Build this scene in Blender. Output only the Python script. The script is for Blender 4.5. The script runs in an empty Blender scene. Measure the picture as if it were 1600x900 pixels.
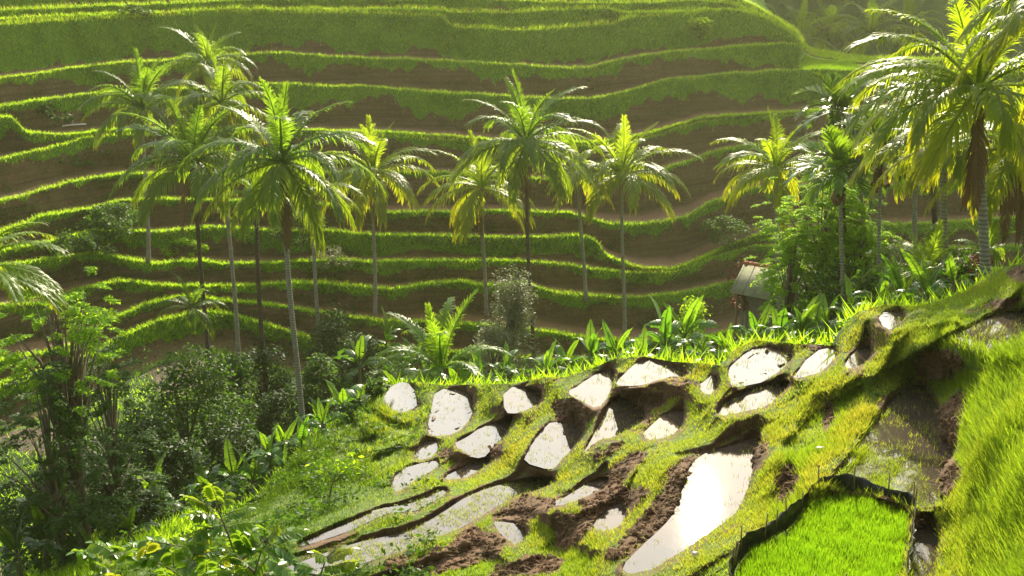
HAZE = 0.00024; EXPO = 1.16; GD = 1.0
import bpy, bmesh, math, random
import numpy as np
from mathutils import Vector, Matrix, Euler
rng = np.random.default_rng(7); random.seed(7)
scene = bpy.context.scene
COL = scene.collection
R = math.radians
F = 1715.6; PITCH = R(16.6)
CP, SP = math.cos(PITCH), math.sin(PITCH)
SUN_EL, SUN_AZ = R(27.8), R(10.8)

# ------------------------------------------------------------------ helpers
def ray(px, py):
    u = (np.asarray(px, float) - 800) / F; v = (np.asarray(py, float) - 450) / F
    return u, CP - v * SP, -SP - v * CP           # x, y, z for forward depth 1
def at(px, py, r):
    """point seen at a pixel of the photograph, at horizontal range r from the camera"""
    x, y, z = ray(px, py); k = r / np.hypot(x, y)
    return np.stack([x * k, y * k, z * k], -1)
def row_of(y, z):
    fwd = y * CP - z * SP; up = y * SP + z * CP
    return 450 - F * up / fwd
def col_of(x, y, z): return 800 + F * x / (y * CP - z * SP)

def _h(i, j, s):
    n = (i * 374761393 + j * 668265263 + s * 1442695041) & 0x7fffffff
    n = ((n ^ (n >> 13)) * 1274126177) & 0x7fffffff
    return ((n ^ (n >> 16)) & 0xffff) / 65535.0
def noise2(x, y, s=0):
    x = np.asarray(x, float); y = np.asarray(y, float)
    i = np.floor(x).astype(np.int64); j = np.floor(y).astype(np.int64)
    fx = x - i; fy = y - j; fx = fx*fx*(3-2*fx); fy = fy*fy*(3-2*fy)
    a = _h(i, j, s); b = _h(i+1, j, s); c = _h(i, j+1, s); d = _h(i+1, j+1, s)
    return (a*(1-fx)+b*fx)*(1-fy) + (c*(1-fx)+d*fx)*fy
def fbm(x, y, s=0, o=4):
    t = 0; a = .5; n = 0
    for k in range(o):
        t = t + a * noise2(x*2**k+17*k, y*2**k-9*k, s+k); n += a; a *= .5
    return t / n
def sstep(a, b, x):
    t = np.clip((x-a)/(b-a), 0, 1); return t*t*(3-2*t)
def gsm(v, s):
    k = np.exp(-.5*(np.arange(-3*s, 3*s+1)/s)**2); k /= k.sum()
    return np.convolve(np.pad(v, 3*s, mode='edge'), k, 'valid')

def link(o, parent=None):
    COL.objects.link(o)
    if parent is not None: o.parent = parent
    return o
def tag(o, label=None, cat=None, group=None, kind=None):
    if label: o['label'] = label
    if cat: o['category'] = cat
    if group: o['group'] = group
    if kind: o['kind'] = kind
    return o
def empty(name, loc, label, cat, group=None):
    o = bpy.data.objects.new(name, None); o.location = loc; o.empty_display_size = .3
    link(o); return tag(o, label, cat, group)
def mesh_np(name, V, quads=None, tris=None, attrs=None, mat=None, smooth=True):
    me = bpy.data.meshes.new(name)
    V = np.asarray(V, np.float32).reshape(-1, 3)
    L = []; tot = []
    if quads is not None and len(quads):
        q = np.asarray(quads, np.int32).reshape(-1, 4); L.append(q.ravel()); tot.append(np.full(len(q), 4, np.int32))
    if tris is not None and len(tris):
        t = np.asarray(tris, np.int32).reshape(-1, 3); L.append(t.ravel()); tot.append(np.full(len(t), 3, np.int32))
    L = np.concatenate(L); tot = np.concatenate(tot)
    start = np.concatenate([[0], np.cumsum(tot)[:-1]]).astype(np.int32)
    me.vertices.add(len(V)); me.vertices.foreach_set('co', V.ravel())
    me.loops.add(len(L)); me.loops.foreach_set('vertex_index', L)
    me.polygons.add(len(tot)); me.polygons.foreach_set('loop_start', start); me.polygons.foreach_set('loop_total', tot)
    if smooth: me.polygons.foreach_set('use_smooth', np.ones(len(tot), bool))
    for k, a in (attrs or {}).items():
        at_ = me.attributes.new(k, 'FLOAT', 'POINT'); at_.data.foreach_set('value', np.asarray(a, np.float32).ravel())
    me.update(calc_edges=True)
    if mat: me.materials.append(mat)
    return me
def obj(name, me, parent=None, loc=None):
    o = bpy.data.objects.new(name, me)
    if loc is not None: o.location = loc
    return link(o, parent)
def grid_quads(nc, nr, off=0):
    c, r = np.meshgrid(np.arange(nc-1), np.arange(nr-1), indexing='ij')
    a = (c*nr + r + off).ravel()
    return np.stack([a, a+nr, a+nr+1, a+1], -1)

# ------------------------------------------------------------------ materials
def new_mat(name):
    m = bpy.data.materials.new(name); m.use_nodes = True
    nt = m.node_tree; nt.nodes.clear()
    out = nt.nodes.new('ShaderNodeOutputMaterial')
    return m, nt, out
class NB:
    def __init__(s, nt): s.nt = nt
    def n(s, t, **k):
        x = s.nt.nodes.new('ShaderNode' + t)
        for a, b in k.items(): setattr(x, a, b)
        return x
    def l(s, a, b): s.nt.links.new(a, b)
    def val(s, sock, v):
        if hasattr(v, 'links'): s.l(v, sock)
        else: sock.default_value = v
    def mix(s, f, a, b):
        x = s.n('Mix', data_type='RGBA'); s.val(x.inputs[0], f)
        for i, v in ((6, a), (7, b)):
            s.val(x.inputs[i], v if hasattr(v, 'links') else (*v, 1)[:4])
        return x.outputs[2]
    def mul(s, a, b):
        x = s.n('Mix', data_type='RGBA', blend_type='MULTIPLY'); x.inputs[0].default_value = 1
        for i, v in ((6, a), (7, b)): s.val(x.inputs[i], v if hasattr(v, 'links') else (*v, 1)[:4])
        return x.outputs[2]
    def math(s, op, a, b=0.0):
        x = s.n('Math', operation=op); s.val(x.inputs[0], a); s.val(x.inputs[1], b); return x.outputs[0]
    def ramp(s, f, lo, hi):
        x = s.n('MapRange'); x.inputs[1].default_value = lo; x.inputs[2].default_value = hi; s.val(x.inputs[0], f); return x.outputs[0]
    def noise(s, scale, detail=4, vec=None, rough=.6):
        x = s.n('TexNoise'); x.inputs['Scale'].default_value = scale; x.inputs['Detail'].default_value = detail
        x.inputs['Roughness'].default_value = rough
        if vec is not None: s.l(vec, x.inputs['Vector'])
        return x.outputs[0]
    def attr(s, name): return s.n('Attribute', attribute_name=name).outputs['Fac']

def leaf_mat(name, a, b, trans, tf=.45, rough=.42, spec=.4, tip=None, objcol=False, hue_attr=None):
    """leaf: per-leaf colour between a and b, translucent when lit from behind"""
    m, nt, out = new_mat(name); B = NB(nt)
    geo = B.n('NewGeometry'); oi = B.n('ObjectInfo')
    f = B.math('MULTIPLY', B.math('ADD', geo.outputs['Random Per Island'], oi.outputs['Random']), .5)
    c = B.mix(f, a, b); t = B.mix(f, trans, tuple(.75*x for x in trans))
    if hue_attr:
        h = B.attr(hue_attr[0]); c = B.mix(h, c, hue_attr[1]); t = B.mix(h, t, hue_attr[2])
    if tip:
        s = B.attr('s'); fac = B.math('MULTIPLY', B.ramp(s, tip[0], 1.0), tip[1])
        c = B.mix(fac, c, tip[2]); t = B.mix(fac, t, tip[3])
    if objcol:
        c = B.mul(c, oi.outputs['Color']); t = B.mul(t, oi.outputs['Color'])
    p = B.n('BsdfPrincipled'); B.l(c, p.inputs['Base Color']); p.inputs['Roughness'].default_value = rough
    p.inputs['Specular IOR Level'].default_value = spec
    tr = B.n('BsdfTranslucent'); B.l(t, tr.inputs['Color'])
    mx = B.n('MixShader'); mx.inputs[0].default_value = tf
    B.l(p.outputs[0], mx.inputs[1]); B.l(tr.outputs[0], mx.inputs[2]); B.l(mx.outputs[0], out.inputs[0])
    return m
def plain_mat(name, a, b, scale=6, rough=.8, bump=.3, spec=.3, stripes=None):
    m, nt, out = new_mat(name); B = NB(nt)
    tc = B.n('TexCoord'); n = B.noise(scale, 5, tc.outputs['Object'])
    c = B.mix(B.ramp(n, .3, .7), a, b); hgt = n
    if stripes:
        w = B.n('TexWave', bands_direction='Z'); w.inputs['Scale'].default_value = stripes[0]; w.inputs['Distortion'].default_value = 2.5
        w.inputs['Detail'].default_value = 2; B.l(tc.outputs['Object'], w.inputs['Vector'])
        c = B.mix(B.math('MULTIPLY', w.outputs[1], stripes[1]), c, tuple(.45*x for x in a)); hgt = w.outputs[1]
    p = B.n('BsdfPrincipled'); B.l(c, p.inputs['Base Color']); p.inputs['Roughness'].default_value = rough
    p.inputs['Specular IOR Level'].default_value = spec
    bp = B.n('Bump'); bp.inputs['Strength'].default_value = bump; bp.inputs['Distance'].default_value = .05
    B.l(hgt, bp.inputs['Height']); B.l(bp.outputs[0], p.inputs['Normal']); B.l(p.outputs[0], out.inputs[0])
    return m

def ground_mat(name, soil_a, soil_b, tread, grass_a, grass_b, wet=.35):
    m, nt, out = new_mat(name); B = NB(nt)
    tc = B.n('TexCoord').outputs['Object']
    n1 = B.noise(.55, 5, tc); n2 = B.noise(5, 6, tc); n3 = B.noise(1.7, 4, tc)
    soil = B.mix(B.ramp(n2, .3, .7), soil_a, soil_b)
    soil = B.mix(B.math('MULTIPLY', B.ramp(n3, .45, .7), .45), soil, tuple(.45*(x+y) for x, y in zip(soil_a, grass_a)))
    # faint bedding of the cut earth banks
    mp = B.n('Mapping'); mp.inputs['Scale'].default_value = (.25, .25, 5.0); B.l(tc, mp.inputs['Vector'])
    n4 = B.noise(1.0, 4, mp.outputs[0]); soil = B.mix(B.math('MULTIPLY', B.ramp(n4, .42, .66), .55), soil, tuple(.45*x for x in soil_a))
    tr = B.mix(B.ramp(n2, .35, .7), tread, tuple(.6*x for x in tread))
    soil = B.mix(B.attr('tread'), soil, tr)
    gr = B.mix(B.ramp(n1, .35, .65), grass_a, grass_b)
    gr = B.mix(B.math('MULTIPLY', B.ramp(n2, .4, .75), .5), gr, tuple(.5*x for x in grass_a))
    g = B.math('ADD', B.attr('grass'), B.math('MULTIPLY', B.math('SUBTRACT', n2, .5), .9))
    c = B.mix(B.ramp(g, .42, .58), soil, gr)
    p = B.n('BsdfPrincipled'); B.l(c, p.inputs['Base Color'])
    ro = B.math('SUBTRACT', .92, B.math('MULTIPLY', B.attr('tread'), wet)); B.l(ro, p.inputs['Roughness'])
    p.inputs['Specular IOR Level'].default_value = .35
    bp = B.n('Bump'); bp.inputs['Strength'].default_value = .7; bp.inputs['Distance'].default_value = .12
    B.l(n2, bp.inputs['Height']); B.l(bp.outputs[0], p.inputs['Normal']); B.l(p.outputs[0], out.inputs[0])
    return m

M = {}
M['near'] = ground_mat('near_ground', (.085,.045,.024), (.19,.105,.055), (.12,.08,.05), (.07,.12,.012), (.11,.16,.02))
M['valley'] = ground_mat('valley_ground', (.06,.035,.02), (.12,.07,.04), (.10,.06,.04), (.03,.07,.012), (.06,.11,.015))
M['hill'] = ground_mat('hill_ground', (.10,.066,.028), (.19,.125,.055), (.22,.125,.058), (.08,.20,.006), (.15,.28,.010), wet=.3)
M['grass'] = leaf_mat('grass_blades', (.10,.20,.012), (.18,.27,.018), (.42,.62,.02), .5, .5, .3, hue_attr=('dry', (.22,.20,.03), (.70,.62,.05)))
M['grass_far'] = leaf_mat('grass_far_blades', (.11,.25,.012), (.18,.32,.016), (.60,.95,.02), .62, .6, .15, hue_attr=('dry', (.20,.18,.04), (.55,.50,.06)))
M['grass_dark'] = leaf_mat('grass_dark_blades', (.032,.075,.008), (.06,.11,.012), (.13,.25,.012), .45, .6, .15, hue_attr=('dry', (.12,.15,.02), (.34,.42,.03)))  # darker green; on the left slope palm shade is put into this colour
M['rice'] = leaf_mat('seedling_blades', (.12,.24,.010), (.20,.33,.014), (.42,.70,.014), .55, .55, .2, hue_attr=('dry', (.08,.18,.010), (.30,.58,.012)))
M['frond'] = leaf_mat('palm_frond', (.05,.115,.014), (.085,.155,.02), (.36,.58,.025), .54, .42, .30,
                      tip=(.55, .34, (.20,.20,.02), (.70,.62,.03)), objcol=True)  # yellow tips: ageing, with backlight also put into the colour
M['areca'] = leaf_mat('areca_frond', (.05,.13,.015), (.09,.18,.02), (.30,.48,.02), .42, .32, .5, objcol=True)
M['banana'] = leaf_mat('banana_leaf', (.045,.12,.018), (.08,.17,.02), (.22,.50,.015), .38, .30, .5, objcol=True)
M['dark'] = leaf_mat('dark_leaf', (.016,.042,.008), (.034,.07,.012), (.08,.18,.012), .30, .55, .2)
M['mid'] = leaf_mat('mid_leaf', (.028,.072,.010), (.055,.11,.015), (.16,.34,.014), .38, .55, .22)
M['lime'] = leaf_mat('lime_leaf', (.10,.22,.012), (.17,.30,.02), (.55,.82,.02), .6, .6, .15)
M['pale'] = leaf_mat('pale_leaf', (.14,.16,.08), (.26,.27,.15), (.30,.36,.12), .25, .55, .2)
M['red'] = leaf_mat('red_leaf', (.09,.03,.025), (.17,.07,.045), (.30,.09,.05), .35, .6, .15)
M['fore'] = leaf_mat('foreground_leaf', (.06,.15,.015), (.10,.20,.02), (.34,.55,.02), .38, .3, .5, hue_attr=('dry', (.22,.24,.02), (.62,.62,.03)))
M['trunk'] = plain_mat('palm_trunk', (.26,.23,.18), (.40,.36,.29), 5, .85, .6, stripes=(2.6, .55))
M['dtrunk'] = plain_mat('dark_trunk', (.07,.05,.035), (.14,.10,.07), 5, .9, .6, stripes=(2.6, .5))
M['bark'] = plain_mat('bark', (.10,.08,.055), (.20,.16,.11), 8, .9, .5)
M['bstem'] = plain_mat('banana_stem', (.10,.12,.04), (.16,.13,.06), 4, .6, .3)
M['dead'] = plain_mat('dead_frond', (.14,.075,.035), (.24,.14,.07), 3, .9, .2)
M['husk'] = plain_mat('coconut_husk', (.20,.17,.04), (.30,.20,.07), 3, .6, .2)
# ------------------------------------------------------------------ traced layout of the place
NC = 1241
CX = np.linspace(-200, 2900, NC)
def prof(pts, s=3): 
    p = np.array(pts, float); return gsm(np.interp(CX, p[:, 0], p[:, 1]), s)
SKY = prof([(-200,985),(60,935),(150,897),(220,862),(300,832),(350,808),(400,775),(440,735),(480,692),(530,650),(560,618),(600,603),(640,597),(700,602),(760,600),(800,600),(850,589),(880,590),(930,573),(960,561),(1000,556),(1050,565),(1100,568),(1133,572),(1148,546),(1180,531),(1240,537),(1308,540),(1318,512),(1340,487),(1385,476),(1430,479),(1470,470),(1510,455),(1540,432),(1570,418),(1600,410),(1700,390),(1800,370),(2300,330),(2900,310)], 1)
# flooded paddies: water level, outline
PONDS = [
 (-15.2, [(608,622),(620,607),(643,605),(645,627),(650,632),(627,640),(610,632)]),
 (-14.2, [(685,617),(723,615),(735,625),(733,650),(713,673),(675,678),(673,663),(683,640)]),
 (-12.6, [(795,612),(838,612),(841,627),(812,638),(796,640)]),
 (-14.2, [(681,692),(678,708),(652,717),(656,703),(668,696)]),
 (-13.7, [(620,748),(645,734),(680,723),(679,732),(643,749),(633,760),(621,766)]),
 (-13.3, [(716,692),(735,684),(760,673),(790,658),(800,650),(793,666),(783,680),(766,694),(757,708),(733,706)]),
 (-13.5, [(698,744),(730,731),(757,716),(765,720),(738,738),(705,748)]),
 (-12.9, [(461,855),(500,836),(533,823),(567,809),(590,798),(633,790),(660,780),(690,766),(700,768),(676,783),(653,798),(620,801),(596,805),(575,816),(540,832),(483,850)]),
 (-12.3, [(868,746),(800,755),(766,762),(722,780),(690,802),(660,820),(633,832),(593,840),(557,848),(510,864),(443,888),(400,905),(470,906),(527,892),(573,878),(633,856),(700,832),(743,812),(780,789),(805,772),(850,760)]),
 (-11.7, [(866,664),(908,674),(900,686),(886,702),(871,718),(864,726),(825,718),(834,702),(846,686)]),
 (-11.0, [(893,611),(915,603),(935,592),(953,581),(956,590),(948,612),(934,632),(914,622)]),
 (-10.9, [(962,622),(985,634),(1005,651),(985,664),(960,676),(937,684),(917,704),(930,684),(944,664)]),
 (-10.2, [(970,596),(988,582),(1007,568),(1040,576),(1068,583),(1060,588),(1030,588),(1000,598),(976,600)]),
 (-10.4, [(1007,680),(1030,662),(1063,643),(1064,658),(1055,671),(1030,683)]),
 (-9.12, [(1126,648),(1138,628),(1165,618),(1197,606),(1230,597),(1218,613),(1198,629),(1160,640)]),
 (-9.6, [(1100,604),(1115,592),(1118,600),(1108,612)]),
 (-9.0, [(1144,578),(1165,562),(1182,552),(1233,553),(1228,568),(1210,580),(1180,592),(1152,602)]),
 (-8.5, [(1243,589),(1262,570),(1284,551),(1306,551),(1292,567),(1275,578)]),
 (-7.95, [(1325,570),(1338,556),(1354,546),(1357,554),(1340,568)]),
 (-7.3, [(1380,494),(1408,494),(1400,503),(1388,510)]),
 (-6.5, [(1493,524),(1520,514),(1550,503),(1600,488),(1640,500),(1600,535),(1553,546),(1525,536)]),
 (-9.2, [(973,884),(1003,853),(1040,820),(1057,800),(1070,765),(1077,737),(1087,722),(1105,710),(1150,697),(1178,686),(1189,689),(1174,707),(1175,730),(1170,752),(1158,787),(1137,812),(1110,830),(1085,846),(1055,866),(1020,888),(985,896)]),
 (-10.4, [(930,824),(947,806),(977,787),(972,806),(966,818),(950,824)]),
 (-10.8, [(893,774),(918,760),(946,747),(942,758),(910,774),(876,788),(874,780)]),
 (-11.6, [(775,818),(797,824),(818,831),(806,846),(796,838)]),
 (-8.0, [(1300,750),(1330,718),(1370,662),(1400,620),(1440,600),(1455,625),(1469,650),(1462,690),(1488,698),(1489,712),(1466,725),(1468,780),(1440,792),(1400,776),(1350,764),(1310,764)]),
 (-8.15, [(1432,815),(1463,828),(1464,860),(1452,910),(1426,910)]),
]
BED = [(1275,778),(1333,775),(1383,790),(1424,803),(1420,840),(1413,887),(1406,948),(1170,962),(1138,920),(1162,868),(1200,850),(1243,822)]
BED_Z = -8.05
SOIL = [
 [(1063,717),(1093,703),(1104,712),(1083,723),(1075,757),(1058,797),(1035,827),(1003,852),(980,869),(947,880),(950,860),(983,832),(1007,802),(1033,777),(1038,743)],
 [(973,710),(1017,703),(1000,727),(980,740),(977,767),(967,787),(947,806),(930,824),(910,800),(905,785),(920,770),(950,745)],
 [(863,830),(868,800),(893,805),(927,800),(933,820),(915,836),(890,862),(868,859)],
 [(763,808),(790,792),(820,770),(867,780),(872,790),(843,807),(823,828),(800,824)],
 [(633,897),(655,867),(700,853),(733,817),(767,828),(796,842),(780,873),(750,883),(717,890),(667,902)],
 [(770,890),(800,880),(820,867),(883,870),(875,893),(833,904),(760,910)],
 [(983,757),(1013,757),(1013,780),(990,800),(980,790)],
 [(1434,552),(1452,546),(1477,545),(1498,554),(1508,568),(1508,585),(1494,596),(1452,595),(1424,584)],
 [(1467,643),(1485,622),(1505,608),(1510,622),(1504,667),(1494,705),(1489,720),(1507,733),(1497,760),(1480,783),(1467,770),(1460,727),(1487,713),(1487,700),(1464,690),(1460,667)],
 [(1567,422),(1600,412),(1620,440),(1583,445)], [(1493,490),(1530,476),(1567,463),(1610,460),(1605,477),(1550,485),(1520,494)],
 [(700,733),(727,713),(757,707),(753,715),(720,731)], [(683,712),(700,697),(718,706),(708,719),(688,719)], [(761,697),(787,692),(784,714),(766,718)],
 [(923,723),(940,703),(973,690),(978,697),(950,717)], [(1172,707),(1193,693),(1202,698),(1198,727),(1176,732)], [(817,660),(843,637),(850,637),(832,664)],
 [(857,622),(895,632),(933,640),(908,672),(866,662)], [(957,605),(1000,612),(1047,618),(1030,638),(1006,652),(984,633)],
 [(1170,560),(1190,540),(1238,540),(1233,553),(1182,553)], [(1240,540),(1275,535),(1300,545),(1284,552)],
 [(850,592),(885,588),(870,604)], [(1003,655),(1030,640),(1035,646),(1010,664)], [(1205,740),(1240,720),(1250,770),(1215,800)], [(1280,640),(1300,620),(1310,650),(1290,680)],
 [(1040,592),(1075,590),(1100,600),(1060,612)], [(470,852),(520,835),(560,830),(540,846),(490,862)], [(590,890),(630,868),(650,860),(632,890)],
 [(1425,800),(1445,800),(1455,815),(1440,845),(1424,840)],
]
ANCH = [(450,690,-15.6),(520,650,-15.8),(560,618,-16),(480,760,-14.9),(400,790,-15.3),(300,832,-16),(220,865,-16.3),(150,897,-16.5),(0,960,-17),(-200,990,-17.5),(330,860,-14.9),(380,845,-14.3),(430,815,-14.2),
 (560,700,-15.2),(600,680,-15.2),(560,780,-13.8),(500,805,-13.8),(600,740,-14.4),(460,797,-14.4),(250,905,-14.6),
 (700,920,-11.5),(600,920,-12.1),(500,930,-12.5),(350,940,-13.4),(200,960,-14.5),(850,910,-10.5),(950,910,-9.7),(1060,910,-8.95),(1110,880,-8.75),(840,800,-11.1),(700,870,-11.7),(900,835,-10.7),(880,860,-10.9),(1000,800,-9.9),(1010,765,-9.9),(1060,735,-9.3),
 (1220,720,-8.35),(1260,640,-8.7),(1200,800,-8.6),(1300,600,-8.35),(1350,600,-7.9),(1400,560,-7.6),(1440,540,-7.0),(1480,536,-6.95),(1430,600,-7.95),(1460,602,-7.95),(1500,600,-7.6),
 (1510,600,-7.2),(1515,680,-7.1),(1515,760,-7.3),(1500,850,-7.6),(1560,600,-6.6),(1560,700,-6.2),(1560,800,-6.5),(1600,600,-6.1),(1600,750,-5.7),(1600,920,-6.0),(1520,930,-7.2),(1700,700,-4.9),(1800,900,-4.5),(1800,600,-4.2),
 (1600,470,-6.2),(1600,412,-5.9),(1540,434,-6.4),(1510,456,-6.75),(1500,490,-6.7),(1450,500,-7.0),(1400,480,-7.1),(1340,488,-7.5),(1318,514,-7.9),(1300,540,-8.35),(1240,538,-8.6),(1180,532,-8.9),(1148,548,-8.9),(1133,572,-9.2),(1100,570,-9.5),(1050,566,-9.8),(1000,557,-10.0),(960,562,-10.4),(930,574,-10.8),(880,590,-11.6),(850,590,-11.9),(800,600,-12.5),(760,600,-13.2),(700,603,-14.0),(640,597,-15),(600,604,-15.5),(1800,372,-4.6),(1700,392,-5.0),
 (2850,320,-2.5),(2850,950,-1.9),(2250,335,-3.2),(2250,650,-2.6),(2250,950,-2.4),(2000,800,-3.4),(1650,500,-5.6),(1420,720,-7.98),(1400,900,-8.05)]

def chaikin(p, n=2):
    p = np.array(p, float)
    for _ in range(n):
        q = np.roll(p, -1, 0); p = np.stack([.75*p+.25*q, .25*p+.75*q], 1).reshape(-1, 2)
    return p
def inside(px, py, poly):
    r = np.zeros(px.shape, bool)
    a = poly; b = np.roll(poly, -1, 0)
    for (x0, y0), (x1, y1) in zip(a, b):
        if y0 == y1: continue
        c = (y0 > py) != (y1 > py)
        r ^= c & (px < (x1-x0)*(py-y0)/(y1-y0)+x0)
    return r
def sdist(px, py, poly):
    """signed pixel distance to an outline, negative inside; only evaluated near the outline"""
    d = np.full(px.shape, 1e3); lo = poly.min(0)-70; hi = poly.max(0)+70
    m = (px > lo[0]) & (px < hi[0]) & (py > lo[1]) & (py < hi[1])
    x = px[m]; y = py[m]; dd = np.full(x.shape, 1e3)
    for (x0, y0), (x1, y1) in zip(poly, np.roll(poly, -1, 0)):
        L = (x1-x0)**2+(y1-y0)**2+1e-9; t = np.clip(((x-x0)*(x1-x0)+(y-y0)*(y1-y0))/L, 0, 1)
        dd = np.minimum(dd, np.hypot(x-x0-t*(x1-x0), y-y0-t*(y1-y0)))
    dd[inside(x, y, poly)] *= -1; d[m] = dd
    return d
PONDS_S = [(z, chaikin(p, 1)) for z, p in PONDS]
def grow(p, e):
    d_ = p-p.mean(0); return p + d_/(np.linalg.norm(d_, axis=1, keepdims=True)+1e-6)*e
PONDS_S = [(z, p if k in (7, 8, 21, 25, 26) else grow(p, 5.0)) for k, (z, p) in enumerate(PONDS_S)]
SOIL_S = [chaikin(p) for p in SOIL]
BED_S = chaikin(BED, 1)

# ------------------------------------------------------------------ near slope
NR = 290
vv = np.linspace(0, 1, NR)
PX = np.repeat(CX[:, None], NR, 1)
PY = SKY[:, None] + (np.maximum(965, SKY+20)[:, None] - SKY[:, None])*vv[None]
smp = [(x, y, z) for x, y, z in ANCH]
for z, p in PONDS_S: smp += [(x, y, z) for x, y in p[::2]]
smp += [(x, y, BED_Z) for x, y in BED_S[::2]]
smp = np.array(smp)
SC = np.array([1/400, 1.3/400]); sp = smp[:, :2]*SC
D_ = np.linalg.norm(sp[:, None]-sp[None], axis=2); n_ = len(sp)
A_ = np.zeros((n_+3, n_+3)); A_[:n_, :n_] = -D_ + np.eye(n_)*.012; A_[:n_, n_] = 1; A_[:n_, n_+1:] = sp; A_[n_:, :n_] = A_[:n_, n_:].T
C_ = np.linalg.solve(A_, np.concatenate([smp[:, 2], [0, 0, 0]]))
NZ = np.zeros(PX.shape)
for c0 in range(0, NC, 40):
    g = np.stack([PX[c0:c0+40], PY[c0:c0+40]], -1)*SC
    NZ[c0:c0+40] = -np.linalg.norm(g[:, :, None]-sp[None, None], axis=3) @ C_[:n_] + C_[n_] + g @ C_[n_+1:]
# smooth the interpolation away from the water
def blur(a, s):
    a = np.apply_along_axis(lambda v: gsm(v, s), 0, a); return np.apply_along_axis(lambda v: gsm(v, s), 1, a)
NZ = blur(NZ, 2)
PD = np.full(PX.shape, 1e3); PZ = np.zeros(PX.shape)
for z, p in PONDS_S:
    d = sdist(PX, PY, p); m = d < PD; PD[m] = d[m]; PZ[m] = z
bd = sdist(PX, PY, BED_S)
soil = np.zeros(PX.shape)
for p in SOIL_S: soil = np.maximum(soil, sstep(6, -7, sdist(PX, PY, p) + 16*(fbm(PX*.045, PY*.06, 711, 4)-.5)))
dx, dy, dz = ray(PX, PY)
TT = NZ/dz; gx = dx*TT; gy = dy*TT
mpp = TT/F                                             # metres per pixel here
dm = PD*mpp + .05*(fbm(gx*4, gy*4, 5)-.5)
nz_big = (fbm(gx*.9, gy*.9, 11)-.5)*(1+1.6*sstep(680, 560, PX)); nz_mid = fbm(gx*3.5, gy*3.5, 21)-.5; nz_fine = fbm(gx*11, gy*11, 31, 3)-.5
weed = sstep(1455, 1380, PX)*sstep(590, 640, PY)*(PX > 1290)*sstep(.44, .58, fbm(gx*1.6, gy*1.6, 77)+.14*sstep(1440, 1350, PX))
inz = PZ - .07 - .10*sstep(0, -.3, dm) + .08*nz_mid + .04*nz_fine
inz = inz + .16*weed*(PD < 0) - .06*(sdist(PX, PY, PONDS_S[25][1]) < 0)
mud15 = np.zeros(PX.shape); 
for k in (1, 16): mud15 = np.maximum(mud15, sstep(2, -6, sdist(PX, PY, PONDS_S[k][1])))
inz += mud15*(.075 + .18*nz_mid)
gy_ = np.gradient(np.clip(PD, -60, 60), axis=1)/np.gradient(PY, axis=1); wf = np.clip(.5+.6*blur(gy_, 2), 0, 1)
bump = (.10+.22*wf)*sstep(0, .10, dm)*(1-.95*sstep(.34, .54+.4*(1-wf), dm))
RIDGES = [[(300,850),(380,815),(463,842),(520,818),(560,799),(640,779),(700,758)],[(575,832),(620,818),(680,789),(720,768),(770,748),(868,738)],[(1290,566),(1225,614),(1160,650),(1100,682),(1040,695),(960,722),(880,752)],
 [(1203,690),(1196,750),(1160,810),(1100,850),(1050,880)],[(1480,505),(1420,540),(1360,575),(1280,620),(1210,680)],[(838,602),(800,645),(770,668),(710,690),(690,712),(640,735),(600,748)],
 [(660,600),(668,650),(650,690)],[(862,600),(850,640),(832,690),(812,722)],[(958,620),(938,668),(905,712),(880,735)],[(1132,578),(1125,640),(1065,690)],[(965,590),(957,612),(975,602),(1010,598),(1065,592)],[(480,700),(430,745),(370,790)],[(700,755),(660,765),(610,778),(560,800)],
 [(1000,700),(960,760),(925,780),(860,800)],[(1040,715),(1012,745),(1000,790),(960,850)],[(330,812),(400,792),(460,778),(520,742),(580,706),(612,690)],[(250,850),(330,846),(400,832),(440,812)],[(470,742),(530,712),(575,676)],[(560,650),(600,680),(640,690)],[(740,610),(735,655),(720,680)]]
ridge = np.zeros(PX.shape); mp0 = np.abs(NZ/dz)/F
for q_ in RIDGES:
    q_ = np.array(q_, float)
    for (x0, y0), (x1, y1) in zip(q_[:-1], q_[1:]):
        m_ = (PX > min(x0, x1)-60) & (PX < max(x0, x1)+60) & (PY > min(y0, y1)-60) & (PY < max(y0, y1)+60)
        tt = np.clip(((PX[m_]-x0)*(x1-x0)+(PY[m_]-y0)*(y1-y0))/((x1-x0)**2+(y1-y0)**2), 0, 1)
        dd = np.hypot(PX[m_]-x0-tt*(x1-x0), PY[m_]-y0-tt*(y1-y0))*mp0[m_]
        ridge[m_] = np.maximum(ridge[m_], sstep(.36, .16, dd))
bump = np.maximum(bump, .33*ridge*sstep(0, .10, dm))
low_ = .08*sstep(.3, 1.0, dm)*sstep(60, 10, PY-SKY[:, None])
outz = NZ + bump*(PD < 60) - low_ - .16*sstep(40, 0, PY-SKY[:, None]) + .18*nz_big*sstep(0, 1, dm) + .10*nz_mid + .03*nz_fine
clod = np.abs(fbm(gx*7, gy*7, 91, 3)-.5)
outz += soil*(.12*clod - .03 + .06*nz_fine)
Z = np.where(PD < 0, inz, outz)
wgt = sstep(-.02, .06, dm); Z = np.where(np.abs(dm) < .06, inz*(1-wgt)+(outz)*wgt, Z)
inb = bd < 0
Z = np.where(inb, BED_Z + .03*nz_fine, np.where(bd < 8, np.minimum(Z, BED_Z+.12), Z))
hh = np.hypot(dx, dy); rr_ = Z/dz*hh                       # no overhangs: range never shrinks going up a column
rc_ = np.maximum.accumulate(rr_[:, ::-1] - 0, axis=1)[:, ::-1]
lim = np.minimum(rc_, rr_ + .35); Z = lim/hh*dz
TT = Z/dz; NP = np.stack([dx*TT, dy*TT, Z], -1)
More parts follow.
